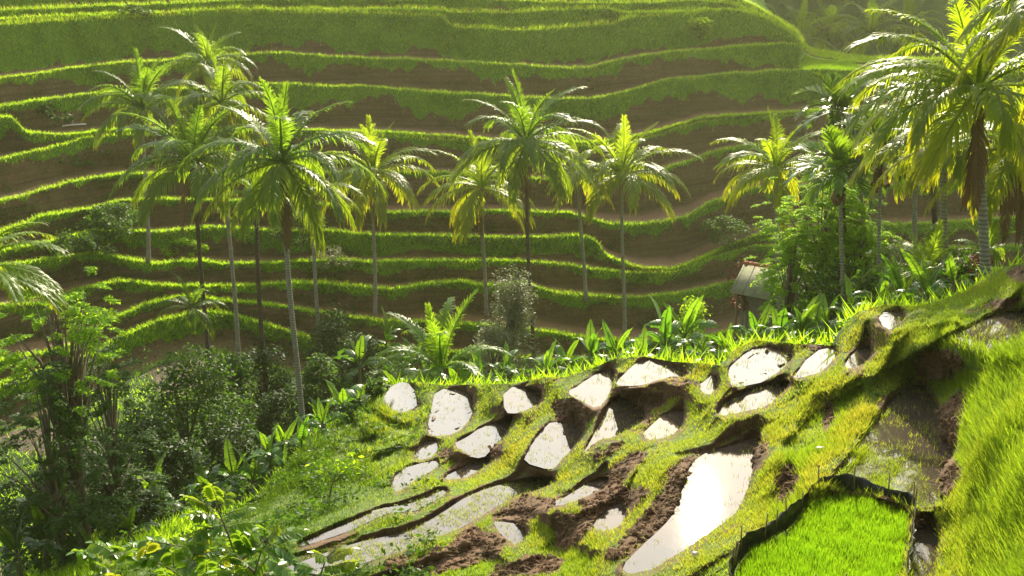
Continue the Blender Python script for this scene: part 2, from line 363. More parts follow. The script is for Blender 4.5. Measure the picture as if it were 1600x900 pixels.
# grass cover: none in water or on bare soil, thin on the cut face behind each paddy
rr2 = np.hypot(NP[..., 0], NP[..., 1]); stp = -np.gradient(NP[..., 2], axis=1)/np.minimum(np.gradient(rr2, axis=1), -1e-3)*-1
stp = blur(np.clip(stp, -1, 4), 1); bare = sstep(.75, 1.5, stp + .9*(fbm(gx*2.2, gy*2.2, 721)-.5))*sstep(640, 760, PX + .6*(PY-600))*.92*(1-.8*sstep(1150, 1230, PX))
face = sstep(.30, .05, dm)*(PD > 0)
gr = (1-soil)*np.where(PD < 0, np.clip(weed*1.2, 0, 1), 1-.55*face)
gr = gr*(1-bare*(PD > 0)*(PX < 1480)); gr = np.where(inb, .2, gr)
NTOP = np.maximum(ridge, sstep(.05, .15, dm)*sstep(.6, .4, dm))
gr = np.clip(gr - .35*sstep(.56, .70, fbm(gx*1.3, gy*1.3, 55))*(PX > 700)*(PX < 1420), 0, 1)
NGR = gr; NTREAD = np.where(PD < 0, 1.0, 0.0)*(1-weed); NTREAD = np.where(inb, .6, NTREAD)

r_near = np.hypot(NP[..., 0], NP[..., 1])
# bank rising to the viewpoint, under the frame
bot = NP[:, -1]; bank = []
for f in (.16, .34, .55, .78, 1.0):
    tgt = np.stack([bot[:, 0]*.25, np.full(NC, -3.0), np.full(NC, -1.75)], -1)
    p = bot*(1-f) + tgt*f; p[:, 2] += (.5*(fbm(p[:, 0], p[:, 1], 3)-.5) - 1.1*math.sin(math.pi*f)*0.4)*(f < 1)
    bank.append(p)
BANK = np.stack(bank, 1)                                # (NC,5,3) going towards the camera

# ------------------------------------------------------------------ far hillside: traced terrace rims
SLOPE = .53
R0 = prof([(-200,64),(0,67),(150,72),(350,75),(800,75),(1000,80),(1200,87),(1600,91),(1800,93)], 12)
RIMS = [  # name, cover of grass on the wall below the rim, outline
 ('K', .55, [(-200,640),(0,600),(120,560),(183,527),(227,510),(250,500),(310,487),(360,492),(500,535),(850,562),(1100,560),(1300,520),(1600,480),(1800,470)]),
 ('J', .22, [(-200,590),(0,565),(110,540),(148,517),(160,505),(187,493),(233,473),(290,463),(400,475),(600,503),(750,508),(857,518),(917,530),(1000,534),(1100,530),(1167,510),(1200,502),(1300,478),(1600,448),(1800,440)]),
 ('I', .32, [(-200,500),(0,480),(75,475),(120,455),(187,440),(230,445),(277,447),(360,447),(467,443),(533,447),(617,452),(700,442),(723,440),(753,447),(797,444),(820,441),(850,453),(900,462),(1000,467),(1067,458),(1133,443),(1200,430),(1600,420),(1800,415)]),
 ('H', .38, [(-200,450),(0,418),(75,405),(150,395),(250,412),(320,408),(353,412),(503,407),(600,408),(800,408),(883,415),(933,420),(1000,427),(1050,427),(1083,415),(1117,400),(1180,383),(1250,390),(1490,387),(1600,383),(1800,378)]),
 ('G', .55, [(-200,425),(0,395),(100,375),(160,360),(267,362),(333,355),(450,360),(527,362),(607,367),(700,370),(797,371),(900,368),(930,375),(945,400),(1000,421),(1050,421),(1083,408),(1117,393),(1160,376),(1200,362),(1317,352),(1400,350),(1490,345),(1600,335),(1800,322)]),
 ('F', .20, [(-200,395),(0,365),(50,350),(83,337),(147,328),(200,313),(300,312),(450,317),(560,323),(600,332),(660,332),(830,330),(883,333),(950,350),(1000,352),(1067,340),(1100,317),(1147,300),(1200,290),(1400,290),(1600,282),(1800,272)]),
 ('E', .15, [(-200,350),(0,317),(50,308),(83,297),(133,282),(210,272),(400,272),(653,269),(700,269),(860,280),(1000,276),(1073,249),(1100,237),(1153,227),(1200,222),(1400,228),(1800,222)]),
 ('D', .20, [(-200,290),(0,257),(67,238),(117,227),(167,213),(300,207),(400,205),(630,213),(677,217),(800,228),(930,229),(1000,217),(1033,203),(1083,190),(1133,183),(1200,180),(1300,172),(1600,170),(1800,168)]),
 ('S', .55, [(-200,225),(0,196),(30,183),(52,180),(62,196),(73,208),(100,209),(133,210),(160,207),(190,203),(300,200),(630,208),(800,222),(930,223),(1000,211),(1083,185),(1200,175),(1300,168),(1800,163)]),
 ('C', .45, [(-200,200),(0,178),(50,163),(100,155),(187,145),(400,132),(477,131),(517,136),(583,135),(650,142),(733,148),(867,155),(933,153),(983,138),(1033,123),(1100,117),(1200,110),(1260,108),(1330,114),(1800,118)]),
 ('B', .45, [(-200,150),(0,125),(83,115),(150,105),(193,100),(400,85),(443,82),(583,90),(783,99),(910,107),(967,90),(1033,80),(1100,75),(1193,67),(1220,66),(1232,88),(1310,103),(1330,110),(1800,114)]),
 ('A2', .9, [(-200,58),(0,40),(400,19),(700,24),(708,38),(720,43),(797,48),(860,47),(917,40),(957,36),(966,28),(1057,22),(1117,18),(1160,27),(1190,44),(1220,62),(1234,84),(1310,99),(1800,110)]),
 ('A', .85, [(-200,54),(0,36),(67,30),(133,25),(283,20),(400,15),(540,15),(633,15),(693,17),(710,20),(797,20),(933,13),(967,22),(1057,18),(1117,14),(1160,24),(1190,41),(1220,60),(1234,83),(1310,97),(1800,108)]),
 ('A0', .7, [(-200,40),(0,18),(200,10),(400,0),(700,-2),(850,4),(970,5),(1057,2),(1110,5),(1160,20),(1190,38),(1220,57),(1234,81),(1310,95),(1800,106)]),
 ('T1', .8, [(-200,5),(200,-22),(700,-28),(1080,-20),(1150,10),(1190,35),(1220,55),(1234,79),(1310,93),(1800,104)]),
 ('T2', .8, [(-200,-30),(200,-55),(700,-60),(1050,-50),(1110,-15),(1150,8),(1190,33),(1220,53),(1234,77),(1310,91),(1800,102)]),
]
rows = []
for i, (n, cov, p) in enumerate(RIMS):
    rr = prof(p, 2) + 4.5*(fbm(CX*.014, CX*0+i*7.3, 40+i, 3)-.5) + 2.4*(fbm(CX*.07, CX*0+i*3.1, 60+i, 2)-.5)
    if rows: rr = np.minimum(rr, rows[-1]-2.0)
    rows.append(rr)
rx, ry, rz = ray(CX, 450)
rim = []
for i, rr in enumerate(rows):
    x, y, z = ray(CX, rr); h = np.hypot(x, y)
    t = (26 + SLOPE*R0)/(SLOPE*h - z); rim.append((t*h, t*z))
rimr = np.array([a for a, b in rim]); rimz = np.array([b for a, b in rim])      # (K, NC)
for k in range(1, len(RIMS)): 
    rimr[k] = np.maximum(rimr[k], rimr[k-1]+.15); rimz[k] = np.maximum(rimz[k], rimz[k-1]+.05)
kC = [q_[0] for q_ in RIMS].index('C'); pm = sstep(1222, 1236, CX)*sstep(1350, 1322, CX)      # the level paddy on the end of the spur
for k in range(kC+1, len(RIMS)):
    x_, y_, z_ = ray(CX, rows[k]); zz_ = rimz[kC]+.05*(k-kC); rr__ = zz_/z_*np.hypot(x_, y_)
    rimr[k] = rimr[k]*(1-pm)+np.clip(rr__, 0, 160)*pm; rimz[k] = rimz[k]*(1-pm)+zz_*pm
for k in range(1, len(RIMS)): rimr[k] = np.maximum(rimr[k], rimr[k-1]+.15)
azx = rx/np.hypot(rx, ry); azy = ry/np.hypot(rx, ry)
chain_r = []; chain_z = []; chain_g = []; chain_t = []; chain_m = []
def add(r, z, g, t, m=0): chain_r.append(r+np.zeros(NC)); chain_z.append(z+np.zeros(NC)); chain_g.append(g+np.zeros(NC)); chain_t.append(t+np.zeros(NC)); chain_m.append(np.full(NC, m))
WN = 9
def wall(k, rb, zb, rt, zt, cov):
    """cut bank below rim k, rough, with a ragged apron of grass hanging from the rim"""
    cv = cov + .75*(fbm(CX*.018, CX*0+k*5.7, 130+k, 3)-.5) + .35*(fbm(CX*.09, CX*0+k*2.3, 150+k, 2)-.5)
    hgt = zt-zb
    for j in range(WN):
        f = (j+.3)/WN; v = 1-f
        amp = np.minimum(.35, .22*hgt)*math.sin(math.pi*min(1, f*1.05))**.5
        lump = amp*2*(fbm(CX*.05+3*k, np.full(NC, f*1.6+k*4), 170+k, 3)-.55) + .25*amp*(noise2(CX*.37, np.full(NC, f*7), 190+k)-.5)
        r = rb+(rt-rb)*f**1.1 - lump
        add(np.minimum(r, rt+.1), zb+hgt*f, sstep(.14, -.14, v-cv), 0, 1)
# floor to the first rim
add(rimr[0]-2.5, rimz[0]-2.2, .6, 0); wall(0, rimr[0]-.6, rimz[0]-1.7, rimr[0], rimz[0], .6)
for k in range(len(RIMS)):
    r, z = rimr[k], rimz[k]
    if k+1 < len(RIMS): r2, z2 = rimr[k+1], rimz[k+1]
    else: r2, z2 = r+3.0, z+1.4
    gap = r2-r; s = np.clip(gap/1.6, .02, 1); wn = .8+.5*fbm(CX*.03, CX*0+k, 210+k, 2)
    bw = .55*s*wn; bh = np.minimum(.20, .3*(z2-z))*s
    add(r, z, 1, 0, 2); add(r+.35*bw, z+.05*s, 1, 0, 2); add(r+bw, z+.02*s, 1, 0, 2)
    zt = z-bh; hgt = z2-zt
    rb = np.maximum(r2-hgt*.20-.05, r+bw+.12*s)
    add(np.minimum(r+bw+.12*s, rb), zt, .25, .6)
    tg = .12 + .25*(fbm(CX*.03, CX*0+k*9, 230+k, 3) > .62)
    for f in (.2, .5, .8): add(r+bw+.12*s + (rb-(r+bw+.12*s))*f, zt+.02*(noise2(CX*.1, CX*0+f*9, 250+k)-.5), tg, 1)
    if k+1 < len(RIMS): wall(k+1, rb, zt, r2, z2, RIMS[k+1][1] + (.35*sstep(1080, 1150, CX) if RIMS[k+1][0] in 'BC' else 0) + (.3*sstep(950, 930, CX)*sstep(380, 420, CX) if RIMS[k+1][0] in 'G' else 0))
lr, lz = chain_r[-1].copy(), chain_z[-1].copy()
rgt = sstep(1120, 1240, CX)
for d_, up, dn in ((4, .8, -.8), (12, 2.0, -3), (30, 4, -8), (60, 5, -12), (110, 6, -14)):
    add(lr+d_, lz+up*(1-rgt)+dn*rgt, .9, 0, 3)
HR = np.array(chain_r).T; HZ = np.array(chain_z).T; HG = np.array(chain_g).T; HT = np.array(chain_t).T; HM = np.array(chain_m).T
HP = np.stack([azx[:, None]*HR, azy[:, None]*HR, HZ], -1)

# ------------------------------------------------------------------ valley between
NV = 64
sky_p = NP[:, 0]; rs = gsm(np.hypot(sky_p[:, 0], sky_p[:, 1]), 2); zs = sky_p[:, 2]
re, ze = HR[:, 0], HZ[:, 0]
vt = np.linspace(0, 1, NV+1)[1:]**1.25
VR = rs[:, None] + (re-rs)[:, None]*vt[None]
fall = np.interp(CX, [-200, 500, 1100, 1300, 1800], [.44, .46, .46, .36, .34])
VZ0 = zs[:, None] - fall[:, None]*(VR-rs[:, None]) - .25*sstep(0, 1.2, VR-rs[:, None])
flo = (ze[:, None] - 1.0*sstep(0, .35, 1-vt)[None])
q = .8
VZ = np.logaddexp(VZ0/q, flo/q)*q
VX = azx[:, None]*VR; VY = azy[:, None]*VR
VZ = VZ + (1.1*(fbm(VX*.16, VY*.16, 301)-.5) + .35*(fbm(VX*.8, VY*.8, 303)-.5))*sstep(0, .06, vt)[None]*sstep(1, .9, vt)[None]
VZ[:, -1] = ze; VP = np.stack([VX, VY, VZ], -1)
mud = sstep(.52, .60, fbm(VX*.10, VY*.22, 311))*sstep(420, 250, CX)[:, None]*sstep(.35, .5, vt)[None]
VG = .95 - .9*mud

# one ground sheet per zone, sharing their border vertices
def sheet(name, P, g, t, mat):
    nc, nr = P.shape[:2]
    return obj(name, mesh_np(name, P.reshape(-1, 3), grid_quads(nc, nr), attrs={'grass': g, 'tread': t}, mat=mat))
near_P = np.concatenate([NP, BANK], 1)
o = sheet('ground', near_P, np.concatenate([NGR, np.ones((NC, 5))], 1), np.concatenate([NTREAD, np.zeros((NC, 5))], 1), M['near']); tag(o, 'bright green spur of stepped paddies with brown dug soil', None, kind='structure')
val_P = np.concatenate([NP[:, :1], VP], 1)
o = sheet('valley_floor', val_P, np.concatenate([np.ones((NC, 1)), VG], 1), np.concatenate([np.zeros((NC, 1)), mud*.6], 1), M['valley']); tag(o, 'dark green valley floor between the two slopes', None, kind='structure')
o = sheet('hill', HP, HG, HT, M['hill']); tag(o, 'hillside cut into brown rice terraces with green rims', None, kind='structure')

# ------------------------------------------------------------------ background hill to the north east
nb, mb = 160, 90
bx = np.linspace(-60, 190, nb)[:, None] + np.zeros((1, mb)); by = 128 + np.linspace(0, 1, mb)[None]**1.1*150 + np.zeros((nb, 1))
lift = np.clip(by-142-.10*np.abs(bx-60), 0, None)
bz = -20 + .72*lift + 5*(fbm(bx*.02, by*.02, 401)-.5)
st = np.floor(bz/1.8)*1.8; bz2 = st + 1.8*sstep(.55, 1, (bz-st)/1.8); bz = np.where(by < 190, bz2, bz) + .5*(fbm(bx*.3, by*.3, 403)-.5)
BP = np.stack([bx, by, bz], -1)
o = sheet('hill', BP, np.clip(.75+.6*(fbm(bx*.1, by*.1, 405)-.3), 0, 1), np.zeros((nb, mb)), M['valley']); tag(o, 'hazy wooded hillside beyond the end of the terraces', None, kind='structure')

# ------------------------------------------------------------------ looking things up on the ground
def g_z(px, r):
    """ground height along the column of pixel px at range r"""
    c = int(np.clip(round((px+200)/2.5), 0, NC-1))
    rr = np.concatenate([np.hypot(NP[c, ::-1, 0], NP[c, ::-1, 1]), VR[c], HR[c]]); zz = np.concatenate([NP[c, ::-1, 2], VZ[c], HZ[c]])
    o_ = np.argsort(rr, kind='stable'); return float(np.interp(r, rr[o_], zz[o_]))
def hit(px, row):
    """first ground seen at a pixel: range, height"""
    c = int(np.clip(round((px+200)/2.5), 0, NC-1))
    P = np.concatenate([NP[c, ::-1], VP[c], HP[c]]); rw = row_of(P[:, 1], P[:, 2])
    i = int(np.argmax(rw <= row)); p = P[i]
    return float(np.hypot(p[0], p[1])), float(p[2])
# ------------------------------------------------------------------ grass
def blades(name, P, h, w, lean, dry, mat, seg=1, up=None):
    """one thin blade per point: P (n,3), height, width, lean (metres), hue mix 0..1: dryness, bund light"""
    n = len(P); a = rng.uniform(0, 2*math.pi, n); b = rng.uniform(0, 2*math.pi, n)
    side = np.stack([np.cos(a), np.sin(a), np.zeros(n)], 1)*(w/2)[:, None]
    ln = np.stack([np.cos(b), np.sin(b), np.zeros(n)], 1)*lean[:, None]
    U = np.zeros((n, 3)); U[:, 2] = h
    if seg == 1:
        V = np.stack([P-side, P+side, P+U+ln], 1); T = np.arange(n)[:, None]*3 + np.array([0, 1, 2])[None]
        me = mesh_np(name, V, None, T, {'dry': np.repeat(dry, 3)}, mat, smooth=False)
    else:
        m1 = P+U*.45+ln*.22; m2 = P+U*.82+ln*.6; tip = P+U*.95+ln*1.15
        V = np.stack([P-side*.8, P+side*.8, m1+side, m1-side, m2+side*.7, m2-side*.7, tip], 1)
        o_ = np.arange(n)[:, None]*7
        Q = np.concatenate([o_+np.array([[0, 1, 2, 3]]), o_+np.array([[3, 2, 4, 5]])]); T = o_+np.array([[5, 4, 6]])
        me = mesh_np(name, V, Q, T, {'dry': np.repeat(dry, 7)}, mat, smooth=False)
    return tag(obj(name, me), None, None, None, 'stuff')
def leafcards(name, P, size, mat, asp=.5, tilt=.8, nper=1):
    n = len(P); a = rng.uniform(0, 2*math.pi, n); e = rng.normal(-.25, .45, n); ro = rng.normal(0, tilt, n)
    d = np.stack([np.cos(a)*np.cos(e), np.sin(a)*np.cos(e), np.sin(e)], 1)
    s = np.stack([-np.sin(a), np.cos(a), np.zeros(n)], 1); nn = np.cross(d, s)
    s2 = s*np.cos(ro)[:, None] + nn*np.sin(ro)[:, None]; n2 = np.cross(d, s2); sz = size[:, None]
    V = np.stack([P, P+d*sz*.45+s2*sz*asp*.5+n2*sz*.08, P+d*sz, P+d*sz*.45-s2*sz*asp*.5+n2*sz*.08, P+d*sz*.5], 1)
    o_ = np.arange(n)[:, None]*5; T = np.concatenate([o_+np.array([[0, 1, 4]]), o_+np.array([[1, 2, 4]]), o_+np.array([[2, 3, 4]]), o_+np.array([[3, 0, 4]])])
    return mesh_np(name, V, None, T, None, mat, smooth=False)
def bilin(A, c, r):
    ci = np.clip(c.astype(int), 0, A.shape[0]-2); ri = np.clip(r.astype(int), 0, A.shape[1]-2); fc = c-ci; fr = r-ri
    if A.ndim == 3: fc = fc[:, None]; fr = fr[:, None]
    return (A[ci, ri]*(1-fc)+A[ci+1, ri]*fc)*(1-fr) + (A[ci, ri+1]*(1-fc)+A[ci+1, ri+1]*fc)*fr
# near slope: candidates spread evenly over what can be seen, kept where grass grows
N = int(1300000*GD)
px = rng.uniform(-150, 2650, N); py = rng.uniform(395, 965, N)
sk_ = np.interp(px, CX, SKY); bt = np.maximum(965, sk_+20)
ok = py > sk_; px, py, sk_, bt = px[ok], py[ok], sk_[ok], bt[ok]
c = (px+200)/2.5; r = (py-sk_)/(bt-sk_)*(NR-1)
g = bilin(NGR, c, r); P = bilin(NP, c, r); d = bilin(np.clip(dm, -5, 5), c, r)
topp = bilin(NTOP, c, r)
bedd = bilin(np.clip(bd, -50, 50), c, r)
patch = fbm(P[:, 0]*1.1, P[:, 1]*1.1, 501); patch2 = fbm(P[:, 0]*.35, P[:, 1]*.35, 503)
ok = (rng.uniform(0, 1, len(px)) < g**1.3*(.35+1.0*sstep(.3, .6, patch))) & (bedd > -2) & ((d > .02) | (g > .3))
topp = topp[ok]; P, px, py, patch, patch2, d = P[ok], px[ok], py[ok], patch[ok], patch2[ok], d[ok]
dist = np.linalg.norm(P, axis=1); n = len(P)
right = np.clip(sstep(1470, 1530, px + .25*np.clip(600-py, -60, 60))*sstep(505, 560, py) + sstep(1585, 1640, px), 0, 1)
mid = sstep(1180, 1240, px)*sstep(1460, 1400, px)*sstep(590, 640, py)
left = sstep(700, 600, px)*sstep(790, 740, py)
H = .05 + .05*patch + .23*right*(.55+patch) + .09*mid*patch + .34*left*patch2*patch
H *= rng.uniform(.6, 1.35, n)
short = right < .35
dry = np.clip(.28 + .9*(fbm(P[:, 0]*.8, P[:, 1]*.8, 505)-.5) + .35*rng.uniform(-1, 1, n) - .30*right - .35*sstep(620, 480, px) + .28*topp*sstep(600, 850, px)*sstep(1480, 1400, px) - .12*(1-topp)*sstep(1480, 1400, px), 0, 1)**1.5  # dry patches; tops yellowed, sides greened: bund light and shade put into colour
wd = np.maximum(.010, dist*.00062)*rng.uniform(.7, 1.5, n)
palm_shade = rng.uniform(0, 1, n) < sstep(640, 430, px - .35*(py-640))*.92  # left slope gets darker blades, painting in the palm shade
s = short & palm_shade; blades('grass', P[s]-[0, 0, .01], H[s]*1.25, wd[s]*1.2, H[s]*rng.uniform(.2, 1.0, s.sum()), dry[s]*.6, M['grass_dark'])
s = short & ~palm_shade; blades('grass', P[s]-[0, 0, .01], H[s], wd[s]*1.15, H[s]*rng.uniform(.2, 1.0, s.sum()), dry[s], M['grass'])
l = ~short; blades('grass', P[l]-[0, 0, .02], H[l]*1.1, wd[l]*.9, H[l]*rng.uniform(.25, .8, l.sum()), dry[l], M['grass'], seg=2)
wl = np.where((px < 690) & (fbm(P[:, 0]*.9, P[:, 1]*.9, 507) > .5))[0]; wl = wl[rng.uniform(0, 1, len(wl)) < .16]
tag(obj('weeds', leafcards('weeds', P[wl]+np.stack([0*wl, 0*wl, rng.uniform(.02, .3, len(wl))], 1), rng.uniform(.06, .2, len(wl)), M['mid'], .5)), None, None, None, 'stuff')
# a few long stems on the near bank and on the bund tops
i = rng.choice(np.where(~short)[0], 1500); blades('grass', P[i], H[i]*1.7, np.full(1500, .008), H[i]*rng.uniform(.3, 1.1, 1500), np.full(1500, .6), M['grass'], seg=2)
# seedlings in the nursery bed
N = int(46000*GD); px = rng.uniform(1130, 1430, N); py = rng.uniform(770, 964, N)
ins = inside(px, py, BED_S) & (sdist(px, py, BED_S) < -4)
px, py = px[ins], py[ins]; dx_, dy_, dz_ = ray(px, py); t = BED_Z/dz_; P = np.stack([dx_*t, dy_*t, np.full(len(t), BED_Z)], 1)
lump = fbm(P[:, 0]*4, P[:, 1]*4, 511)
blades('rice_seedlings', P, (.07+.13*lump)*rng.uniform(.6, 1.25, len(P)), np.full(len(P), .012), rng.uniform(.01, .07, len(P)), np.clip(1.6*(lump-.3)+rng.uniform(-.4, .4, len(P)), 0, 1), M['rice'], seg=1)
# clods and dug lumps on the bare soil
N = 90000; px = rng.uniform(600, 1520, N); py = rng.uniform(540, 930, N); sl = np.zeros(N); k_ = np.interp(px, CX, SKY)
for p in SOIL_S: sl = np.maximum(sl, inside(px, py, p)*1.0)
ok = (sl > 0) & (py > k_); px, py, k_ = px[ok], py[ok], k_[ok]; cidx = (px+200)/2.5; ridx = (py-k_)/(np.maximum(965, k_+20)-k_)*(NR-1); P = bilin(NP, cidx, ridx)
kp = rng.uniform(0, 1, len(P)) < .35*sstep(.3, .6, fbm(P[:, 0]*2, P[:, 1]*2, 515)); P = P[kp]; n = len(P); bm = bmesh.new(); bmesh.ops.create_icosphere(bm, subdivisions=1, radius=1)
bv = np.array([v.co for v in bm.verts]); bt_ = np.array([[v.index for v in f.verts] for f in bm.faces]); bm.free()
sz = rng.lognormal(-3.45, .45, n); V = P[:, None]+bv[None]*sz[:, None, None]*rng.uniform(.6, 1.3, (n, 1, 3))*(1+.35*rng.uniform(-1, 1, (n, len(bv), 1)))
T = (np.arange(n)[:, None, None]*len(bv)+bt_[None]).reshape(-1, 3); nv = n*len(bv)
tag(obj('soil_clods', mesh_np('soil_clods', V, None, T, {'grass': np.zeros(nv), 'tread': np.zeros(nv)}, M['near'], False)), None, None, None, 'stuff')
i = rng.integers(0, n, 5000); blades('straw', P[i]+rng.normal(0, .05, (5000, 3)), rng.uniform(.01, .07, 5000), np.full(5000, .012), rng.uniform(.08, .25, 5000), np.full(5000, 1.0), M['dead'])
# weeds and stubble standing in the water
pts = []
for k, (z, poly) in enumerate(PONDS_S):
    lo, hi = poly.min(0), poly.max(0); n = int((hi[0]-lo[0])*(hi[1]-lo[1])*(.05 if k in (7, 8) else .012)*2)
    x = rng.uniform(lo[0], hi[0], n); y = rng.uniform(lo[1], hi[1], n); i = inside(x, y, poly)
    if k == 21: i &= (rng.uniform(0, 1, n) < .12)
    x, y = x[i], y[i]; a, b, c_ = ray(x, y); t = z/c_; q = np.stack([a*t, b*t, np.full(len(t), z)], 1)
    keep = fbm(q[:, 0]*1.5, q[:, 1]*1.5, 521) > .46; q = q[keep]
    for _ in range(4): pts.append(q + rng.normal(0, .035, q.shape)*[1, 1, 0])
P = np.concatenate(pts); n = len(P)
blades('grass', P-[0, 0, .03], rng.uniform(.05, .12, n), np.full(n, .016), rng.uniform(.02, .08, n), rng.uniform(0, .8, n), M['grass'])

# hillside: fringes on every rim, tufts where the banks are green
mk = (HM == 2).nonzero(); 
def hillpts(N, sel, lo=-150, hi=2150, rw=(-40, 620)):
    c = rng.uniform((lo+200)/2.5, (hi+200)/2.5, N*3); r = rng.uniform(0, HR.shape[1]-1.01, N*3)
    P = bilin(HP, c, r); rw_ = row_of(P[:, 1], P[:, 2]); g = bilin(HG, c, r); mm = HM[c.astype(int), np.clip(r.astype(int), 0, HR.shape[1]-2)]
    return P, g, mm, rw_
rim_idx = [j for j in range(HR.shape[1]-1) if HM[0, j] == 2]
starts = [j for j in rim_idx if (j-1) not in rim_idx]
allP = []; allh = []; alld = []
cc = np.arange(20, NC-20)
for k, j in enumerate(starts):
    n = int(8500*GD); c = rng.uniform(10, NC-11, n); f = rng.uniform(-.8, 2.0, n)
    P = bilin(HP, c, j+f); gp = np.interp(c, np.arange(NC), (rimr[k+1]-rimr[k]) if k+1 < len(RIMS) else np.full(NC, 2.0))
    keep = rng.uniform(0, 1, n) < np.clip(gp/.9, .05, 1); P = P[keep]
    top = RIMS[k][0][0] in 'AT'
    lowl = sstep(300, 100, P[:, 0]*0+np.interp(c[keep], np.arange(NC), CX))
    fr_ = .45+1.5*fbm(P[:, 0]*.22, P[:, 1]*.05+k*3, 535, 3); allP.append(P); allh.append(rng.uniform(.10, .25, len(P))*fr_*(1.9 if top else 1)); alld.append(np.clip(rng.uniform(-.4, .7, len(P)) + (.1 if top else 0), 0, 1))
blades('grass', np.concatenate(allP), np.concatenate(allh), rng.uniform(.04, .075, sum(map(len, allP))), np.concatenate(allh)*rng.uniform(.3, 1.1, sum(map(len, allP))), np.concatenate(alld), M['grass_far'])
P, g, mm, rw_ = hillpts(int(190000*GD), None)
ok = (rng.uniform(0, 1, len(P)) < g) & (rw_ > -15) & (mm != 2) & ((mm == 1) | (g > .5))
P = P[ok]; n = len(P); h = rng.uniform(.14, .42, n)
pat = fbm(P[:, 0]*.3, P[:, 2]*.6, 531)
blades('grass', P, h, rng.uniform(.05, .10, n), h*rng.uniform(.4, 1.2, n), np.clip(rng.uniform(-.6, .5, n)+1.2*(pat-.45), 0, 1), M['grass_far'])
# stubble and sprouts on the muddy treads, darker weeds on the banks
P, g, mm, rw_ = hillpts(int(60000*GD), None); ok = (g < .5) & (mm == 0) & (rw_ > -10) & (fbm(P[:, 0]*.25, P[:, 1]*.6, 537) > .47); P = P[ok]; n = len(P)
blades('stubble', P, rng.uniform(.08, .22, n), rng.uniform(.03, .06, n), rng.uniform(.03, .15, n), rng.uniform(0, 1, n), M['grass_dark'])
P, g, mm, rw_ = hillpts(int(90000*GD), None); ok = (mm == 1) & (rw_ > -10) & (fbm(P[:, 0]*.35, P[:, 2]*.9, 539) > .54); P = P[ok]; n = len(P)
tag(obj('weeds', leafcards('weeds', P-np.stack([azx[np.clip(((col_of(P[:, 0], P[:, 1], P[:, 2])+200)/2.5).astype(int), 0, NC-1)], azy[np.clip(((col_of(P[:, 0], P[:, 1], P[:, 2])+200)/2.5).astype(int), 0, NC-1)], 0*P[:, 0]], 1)*rng.uniform(0, .3, n)[:, None], rng.uniform(.12, .34, n), M['mid'], .45)), None, None, None, 'stuff')
# the little bright paddy on the end of the spur
N = int(9000*GD); px = rng.uniform(1224, 1318, N); f = rng.uniform(0, 1, N); kb = [r_[0] for r_ in RIMS].index('C')
c = (px+200)/2.5; ra = np.interp(c, np.arange(NC), rimr[kb]); rb_ = np.interp(c, np.arange(NC), rimr[kb+1]); za = np.interp(c, np.arange(NC), rimz[kb])
rr = ra+(rb_-ra)*f; ax = np.interp(c, np.arange(NC), azx); ay = np.interp(c, np.arange(NC), azy)
P = np.stack([ax*rr, ay*rr, za-.12], 1); blades('grass', P, rng.uniform(.3, .5, N), np.full(N, .07), rng.uniform(.02, .2, N), rng.uniform(0, .4, N), M['rice'])

# undergrowth: broad and narrow leaves carpeting the valley
def valpts(N, pxr, tr, seed):
    c = rng.uniform((pxr[0]+200)/2.5, (pxr[1]+200)/2.5, N); r = rng.uniform(tr[0]*(NV-1), tr[1]*(NV-1)-.01, N)
    return bilin(VP, c, r), bilin(VG, c, r)
P, g = valpts(int(150000*GD), (-190, 2200), (.0, 1), 1); 
cl = fbm(P[:, 0]*.35, P[:, 1]*.35, 541); ok = (rng.uniform(0, 1, len(P)) < g*sstep(.36, .52, cl)); P = P[ok]; cl = cl[ok]
vr_ = np.hypot(P[:, 0], P[:, 1]); ds_ = vr_ - np.interp(col_of(P[:, 0], P[:, 1], P[:, 2]), CX, rs)
P[:, 2] += rng.uniform(0, 1, len(P))**1.4*(1.9*sstep(.42, .65, cl)*sstep(3, 16, ds_)+.12)
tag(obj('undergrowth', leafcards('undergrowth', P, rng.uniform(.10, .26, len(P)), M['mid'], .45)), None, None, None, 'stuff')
P, g = valpts(int(70000*GD), (-190, 2200), (0, 1), 2); ok = rng.uniform(0, 1, len(P)) < g; P = P[ok]; h = rng.uniform(.2, .6, len(P))
blades('grass', P, h, rng.uniform(.04, .08, len(P)), h*rng.uniform(.3, 1, len(P)), np.clip(rng.uniform(-.9, .4, len(P)), 0, 1), M['grass_far'])
# wooded slope far behind
N = int(45000*GD); c = rng.uniform(2, nb-3, N); r = rng.uniform(0, mb-2, N); P = bilin(BP, c, r); ok = fbm(P[:, 0]*.07, P[:, 1]*.07, 551) > .42; P = P[ok]
P[:, 2] += rng.uniform(0, 1, len(P))**1.3*9*sstep(.40, .62, fbm(P[:, 0]*.12, P[:, 1]*.12, 553))
tag(obj('distant_forest', leafcards('distant_forest', P, rng.uniform(.6, 1.5, len(P)), M['dark'], .6)), 'far wooded slope fading in the haze', None, None, 'stuff')
